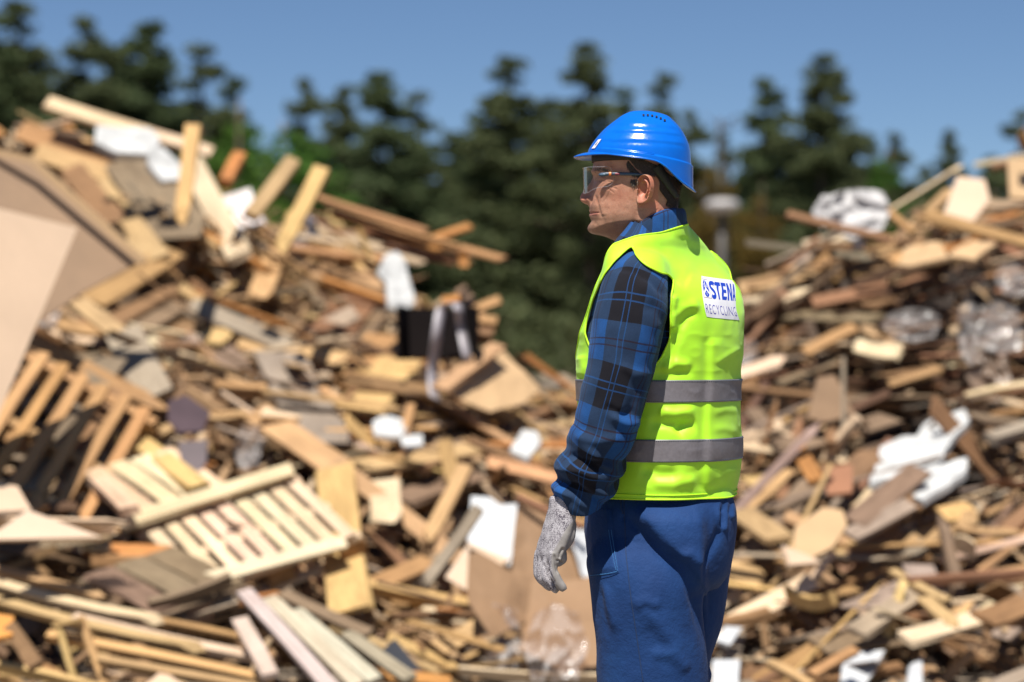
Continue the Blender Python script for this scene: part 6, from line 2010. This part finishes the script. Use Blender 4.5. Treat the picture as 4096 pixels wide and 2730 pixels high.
hair_parts = [
    strands(6500, in_region([(905, 455), (1000, 460), (1110, 500), (1180, 545), (1250, 600), (1320, 600), (1325, 690), (1295, 800), (1275, 830), (1210, 790), (1150, 700), (1152, 640), (1120, 590), (1060, 575), (1010, 560), (960, 520), (930, 480)]), hf * -.5 + np.array([0, 0, -.75]), .0072, .00030),
    strands(150, in_region([(925, 622), (985, 622), (985, 645), (960, 668), (932, 655)]), hf * .1 + np.array([0, 0, -1.0]), .008, .00032),
    strands(420, in_region([(905, 470), (960, 540), (1010, 580), (990, 600), (930, 580), (890, 500)]), hf * -.4 + np.array([0, 0, -.8]), .010, .00034),
    strands(500, in_region([(1210, 790), (1295, 800), (1292, 850), (1250, 850), (1200, 820)]), hf * -.2 + np.array([0, 0, -1.0]), .006, .00028)]
hairv, hairf = join_parts(hair_parts)
hair = obj("hair", mesh_from("hair", hairv, hairf, M_hair, False), man)
bw = strands(260, in_region([(628, 545), (700, 540), (740, 556), (735, 566), (690, 560), (632, 572)]), hf * -.6 + np.array([0, 0, .15]), .007, .0004)
obj("eyebrow", mesh_from("eyebrow", bw[0], bw[1], M_hair, False), man)

# ------------------------------------------------------------------ helmet
HEL_F = [(97, 990), (99, 960), (103, 930), (112, 905), (130, 868), (175, 805), (230, 735), (290, 672), (350, 626), (405, 597), (450, 592), (520, 590), (700, 592)]
HEL_B = [(97, 1010), (99, 1060), (103, 1095), (112, 1140), (130, 1198), (175, 1260), (230, 1310), (290, 1350), (350, 1377), (405, 1388), (450, 1393), (520, 1397), (620, 1398), (700, 1400)]
HEL_W = [(97, 8), (99, 60), (103, 90), (112, 125), (130, 170), (175, 235), (230, 287), (290, 325), (350, 352), (405, 372), (450, 380), (520, 386), (620, 388), (700, 390)]
RIM = [(0, 415), (25, 420), (45, 428), (60, 440), (75, 455), (90, 472), (100, 484), (112, 505), (122, 545), (132, 600), (142, 643), (155, 676), (168, 695), (180, 702)]
STEP = [(0, 385), (45, 395), (70, 412), (90, 437), (110, 465), (130, 488), (150, 505), (180, 520)]
HCX = 1000
def helmet_pt(th, y, off=0.0):
    deg = np.degrees(np.abs((th + math.pi) % (2 * math.pi) - math.pi))
    c, s = np.cos(th), np.sin(th)
    n = 2.2
    cc = np.sign(c) * np.abs(c) ** (2 / n); ss = np.sign(s) * np.abs(s) ** (2 / n)
    xf = sm_interp(y, HEL_F); xb = sm_interp(y, HEL_B); w = sm_interp(y, HEL_W)
    # ribs round the sides and the raised crest
    rib = 0
    for (yc, am) in ((205, 2.6), (262, 3.2), (335, 2.6)):
        yr = yc + 30 * np.clip((deg - 80) / 100, 0, 1) - 10 * (deg < 60)
        t = y - yr
        rib = rib + am * np.exp(-(t / 15) ** 2) - am * .7 * np.exp(-((t - 28) / 15) ** 2)
    side_w = sstep(np.abs(s), .28, .6)
    st = interp(deg, STEP)
    stp = sstep(y, st - 7, st + 5) * 13 * sstep(deg, 35, 70)
    w = w + rib * side_w + stp + off / CK; xbb = xb + rib * side_w * .8 + stp + off / CK; xff = xf - rib * side_w * .3 - off / CK
    xc = np.where(c > 0, HCX + (xff - HCX) * cc, HCX + (xbb - HCX) * (-cc))
    lat = w * ss * CK
    p = hp(xc, y, lat)
    crest = 4.2e-3 * (1 - sstep(np.abs(lat), .030, .039)) * (1 - sstep(y, 215, 330)) 
    p[..., 2] += crest * .55
    return p
nt_, ns_ = 240, 150
th = np.linspace(0, 2 * math.pi, nt_, endpoint=False)
degs = np.degrees(np.abs((th + math.pi) % (2 * math.pi) - math.pi))
rimy = sm_interp(degs, RIM)
rows = []
for k in range(ns_):
    t = (k / (ns_ - 1)) ** 1.25
    y = 97 + (rimy - 97) * t
    rows.append(helmet_pt(th, y))
# rolled edge and peak
cen = rows[-1].mean(0)
outw = rows[-1] - cen; outw[:, 2] = 0; outw /= np.linalg.norm(outw, axis=1)[:, None]
peak = (sstep(62 - degs, 0, 50)) ** .9
backf = sstep(degs, 125, 165)
for k in range(1, 15):
    t = k / 14
    ext = peak * 106 * t + (7 + 16 * backf) * t
    drop = (peak * (6 * t + 26 * t ** 2.0) + (10 + 14 * backf) * t * (1 - peak))
    p = rows[ns_ - 1] + outw * (ext * CK)[:, None]
    p[:, 2] -= drop * CK
    rows.append(p)
hvx = np.concatenate(rows)
hfx = grid_faces(nt_, len(rows)); hfx.append(tuple(range(nt_))[::-1])
hn_ = vnormals(hvx, hfx[:-1])
if hn_[40 * nt_] @ (hvx[40 * nt_] - hvx[:40 * nt_].mean(0)) < 0: hfx = [f[::-1] for f in hfx]
hm = mesh_from("helmet", hvx, hfx, M_helmet)
helmet = obj("helmet", hm, man)
tag(helmet, "glossy blue safety helmet with short peak")
so = helmet.modifiers.new("Solidify", 'SOLIDIFY'); so.thickness = .0028; so.offset = -1
bm2 = helmet.modifiers.new("Subdivision", 'SUBSURF'); bm2.levels = 1; bm2.render_levels = 1
hel_bvh = BVHTree.FromPolygons([tuple(x) for x in hvx], hfx)
def hel_patch(name, corners, mat, off, n=6, parent=None):
    """quad patch whose corners are crop pixels, laid on the shell"""
    V = []
    for j in range(n):
        for i in range(n):
            s_, t_ = i / (n - 1), j / (n - 1)
            a = [(1 - s_) * (1 - t_) * corners[0][k] + s_ * (1 - t_) * corners[1][k] + s_ * t_ * corners[2][k] + (1 - s_) * t_ * corners[3][k] for k in (0, 1)]
            h = cam_ray(hel_bvh, *cpx([a])[0])
            if h[0] is None: return None
            nn = np.array(h[1]); nn = nn if nn[1] - nn[2] < 0 else -nn
            V.append(np.array(h[0]) + nn * off)
    return obj(name, mesh_from(name, V, grid_faces(n, n, False), mat), parent or helmet)
M_vent = simple_mat("vent_opening", (.006, .008, .02), .8, .1, 50)
for (x, y) in ((1027, 125), (1060, 125), (1094, 129), (1127, 137), (1159, 149), (1190, 165)):
    vt_ = hel_patch("vent", [(x - 8, y - 6), (x + 8, y - 5), (x + 8, y + 7), (x - 8, y + 6)], M_vent, .0022)
    if vt_ is None: print('VENT MISS', x, y)
hel_patch("label", [(676, 315), (700, 311), (650, 382), (624, 385)], M_white_label, .0016)
hel_patch("label_print", [(672, 334), (682, 322), (660, 358), (648, 364)], M_temple, .0022, 4)
cl = hel_patch("clip_slot", [(995, 399), (1110, 416), (1112, 433), (998, 411)], M_helmet, .003, 6)
# headband inside and the dark straps
th2 = np.linspace(0, 2 * math.pi, 90, endpoint=False)
def head_ring(y, off):
    c, s = np.cos(th2), np.sin(th2)
    xf_ = sm_interp(np.full(90, 430.), FRONT) - off; xb_ = sm_interp(np.full(90, 430.), BACK) + off; w_ = 302 + off
    xc = np.where(c > 0, 985 + (xf_ - 985) * np.abs(c) ** .87, 985 + (xb_ - 985) * np.abs(c) ** .9)
    return hp(xc, y + 0 * c, np.sign(s) * np.abs(s) ** .87 * w_ * CK)
hb = np.concatenate([head_ring(y, o) for y, o in ((420, 14), (440, 16), (468, 16), (492, 14), (494, 8), (430, 6))])
obj("headband", mesh_from("headband", hb, grid_faces(90, 6), M_black), helmet)
def strap(pl, half, name):
    ps = catmull([(a, b, 0) for a, b in pl], 24)
    V = []
    for k in range(24):
        a = ps[max(0, k - 1)]; b = ps[min(23, k + 1)]
        dd = (b - a)[:2]; dd /= np.linalg.norm(dd); nn2 = np.array([-dd[1], dd[0]])
        hw_ = half if np.isscalar(half) else np.interp(k / 23, [0, 1], half)
        for sg in (-1, 0, 1):
            qx = ps[k][:2] + nn2 * hw_ * sg
            h = cam_ray(body_bvh, *cpx([qx])[0])
            if h[0] is None:
                h = body_bvh.find_nearest(P(*cpx([qx])[0], MY))
            nn = np.array(h[1])
            V.append(np.array(h[0]) + nn * .0075)
    o = obj(name, mesh_from(name, V, grid_faces(3, 24, False), M_black), helmet)
    so = o.modifiers.new("Solidify", 'SOLIDIFY'); so.thickness = .0015
strap([(1120, 520), (1165, 585), (1205, 655), (1250, 730), (1268, 765)], (40, 14), "nape_strap")

# ------------------------------------------------------------------ safety glasses
def lens_pt(u, y):
    """u: -1..1 round the face, 0 = middle of the front"""
    a = u * rad(108)
    n = 4.2
    c, s = np.cos(a), np.sin(a)
    cc = np.sign(c) * np.abs(c) ** (2 / n); ss = np.sign(s) * np.abs(s) ** (2 / n)
    base = 1 + (y - 540) / 210 * -.03
    return hp(735 - 168 * cc * base, y + 0 * a, .0735 * ss * base)
nu_, nv_ = 121, 26
V = []
for j in range(nv_):
    t = j / (nv_ - 1)
    u = np.linspace(-1, 1, nu_)
    au = np.abs(u)
    top = 548 - 6 * au + 50 * sstep(au, .86, 1.0)
    bot = np.interp(au, [0, .09, .2, .35, .5, .62, .75, .88, .95, 1], [690, 712, 738, 748, 742, 738, 716, 690, 668, 640])
    V.append(lens_pt(u, top + (bot - top) * t))
V = np.concatenate(V)
glasses = empty("safety_glasses", (0, 0, 0)); glasses.parent = man; glasses.matrix_parent_inverse = man.matrix_basis.inverted()
man.matrix_basis = man.matrix_basis
ln = obj("lens", mesh_from("lens", V, grid_faces(nu_, nv_, False), M_lens), glasses)
# thin bright edge of the lens
rim_pts = np.concatenate([V[:nu_], V[nu_ - 1::nu_][1:-1], V[-nu_:][::-1], V[0::nu_][::-1][1:-1]])
M_lens_edge, nt_e, be_ = mat_new("lens_edge")
be_.inputs["Base Color"].default_value = (.5, .5, .54, 1); be_.inputs["Roughness"].default_value = .15
tr_e = N(nt_e, "ShaderNodeBsdfTransparent"); mx_e = N(nt_e, "ShaderNodeMixShader"); mx_e.inputs[0].default_value = .22
L(nt_e, tr_e.outputs[0], mx_e.inputs[1]); L(nt_e, be_.outputs[0], mx_e.inputs[2]); L(nt_e, mx_e.outputs[0], nt_e.nodes["Material Output"].inputs[0])
obj("lens_rim", mesh_from("lens_rim", *tube(rim_pts, .0006, 5, closed=True), M_lens_edge), glasses)
for uu in (.40, -.40):
    k_ = int(round((uu + 1) / 2 * (nu_ - 1)))
    obj("lens_fold", mesh_from("lens_fold", *tube(V[k_::nu_], .0006, 5), M_lens_edge), glasses)
# brow ledge: clear shelf at the top
led = np.concatenate([V[:nu_], lens_pt(np.linspace(-1, 1, nu_), np.full(nu_, 536.0)) * np.array([1, 1, 1])])
inn = V[:nu_] - (V[:nu_] - (HC + np.array([0, 0, zc(540)]))) * .10 + np.array([0, 0, .0025])
led = np.concatenate([V[:nu_], inn])
M_ledge = simple_mat("violet_clear_plastic", (.20, .15, .28), .2, .05, 50)
obj("brow_ledge", mesh_from("brow_ledge", led[:], grid_faces(nu_, 2, False), M_lens), glasses)
for sgn in (1, -1):
    def tp(xc, y, o): 
        base = np.interp(xc, [700, 760, 850, 950, 1060, 1120], [.0735, .0765, .0785, .0795, .081, .080])
        return hp(xc, y, sgn * (base + o))
    def bar(keys, name, mat, thick, parent):
        """keys: crop x, centre y, half height"""
        ks = catmull(keys, 24)
        V = []
        for (x, y, h_) in ks:
            for (dy, o) in ((-1, 0), (-.8, 1), (.8, 1), (1, 0), (.8, -1), (-.8, -1)):
                V.append(tp(x, y + dy * h_, o * thick))
        F = grid_faces(6, 24); F.append(tuple(range(6))[::-1]); F.append(tuple(23 * 6 + j for j in range(6)))
        return obj(name, mesh_from(name, V, F, mat), parent)
    te = bar([(804, 600, 12), (860, 601, 12), (930, 603, 12), (1000, 606, 9), (1040, 609, 6), (1080, 612, 5), (1120, 640, 5)], "temple", M_temple, .0016, glasses)
    bar([(786, 600, 15), (792, 600, 15), (798, 600, 15), (806, 600, 14)], "accent", M_orange_plastic, .0021, te)
    bar([(706, 606, 4), (716, 605, 13), (740, 604, 16), (765, 602, 15), (788, 600, 12)], "hinge", M_temple, .0024, te)
    bar([(834, 601, 9), (845, 601, 9), (855, 601, 9), (872, 602, 9)], "print", M_red_print, .0019, te)
    bar([(718, 605, 2), (726, 605, 7), (745, 604, 9), (762, 603, 3)], "hinge_inlay", simple_mat("slate_inlay", (.08, .14, .21), .35), .0030, te)
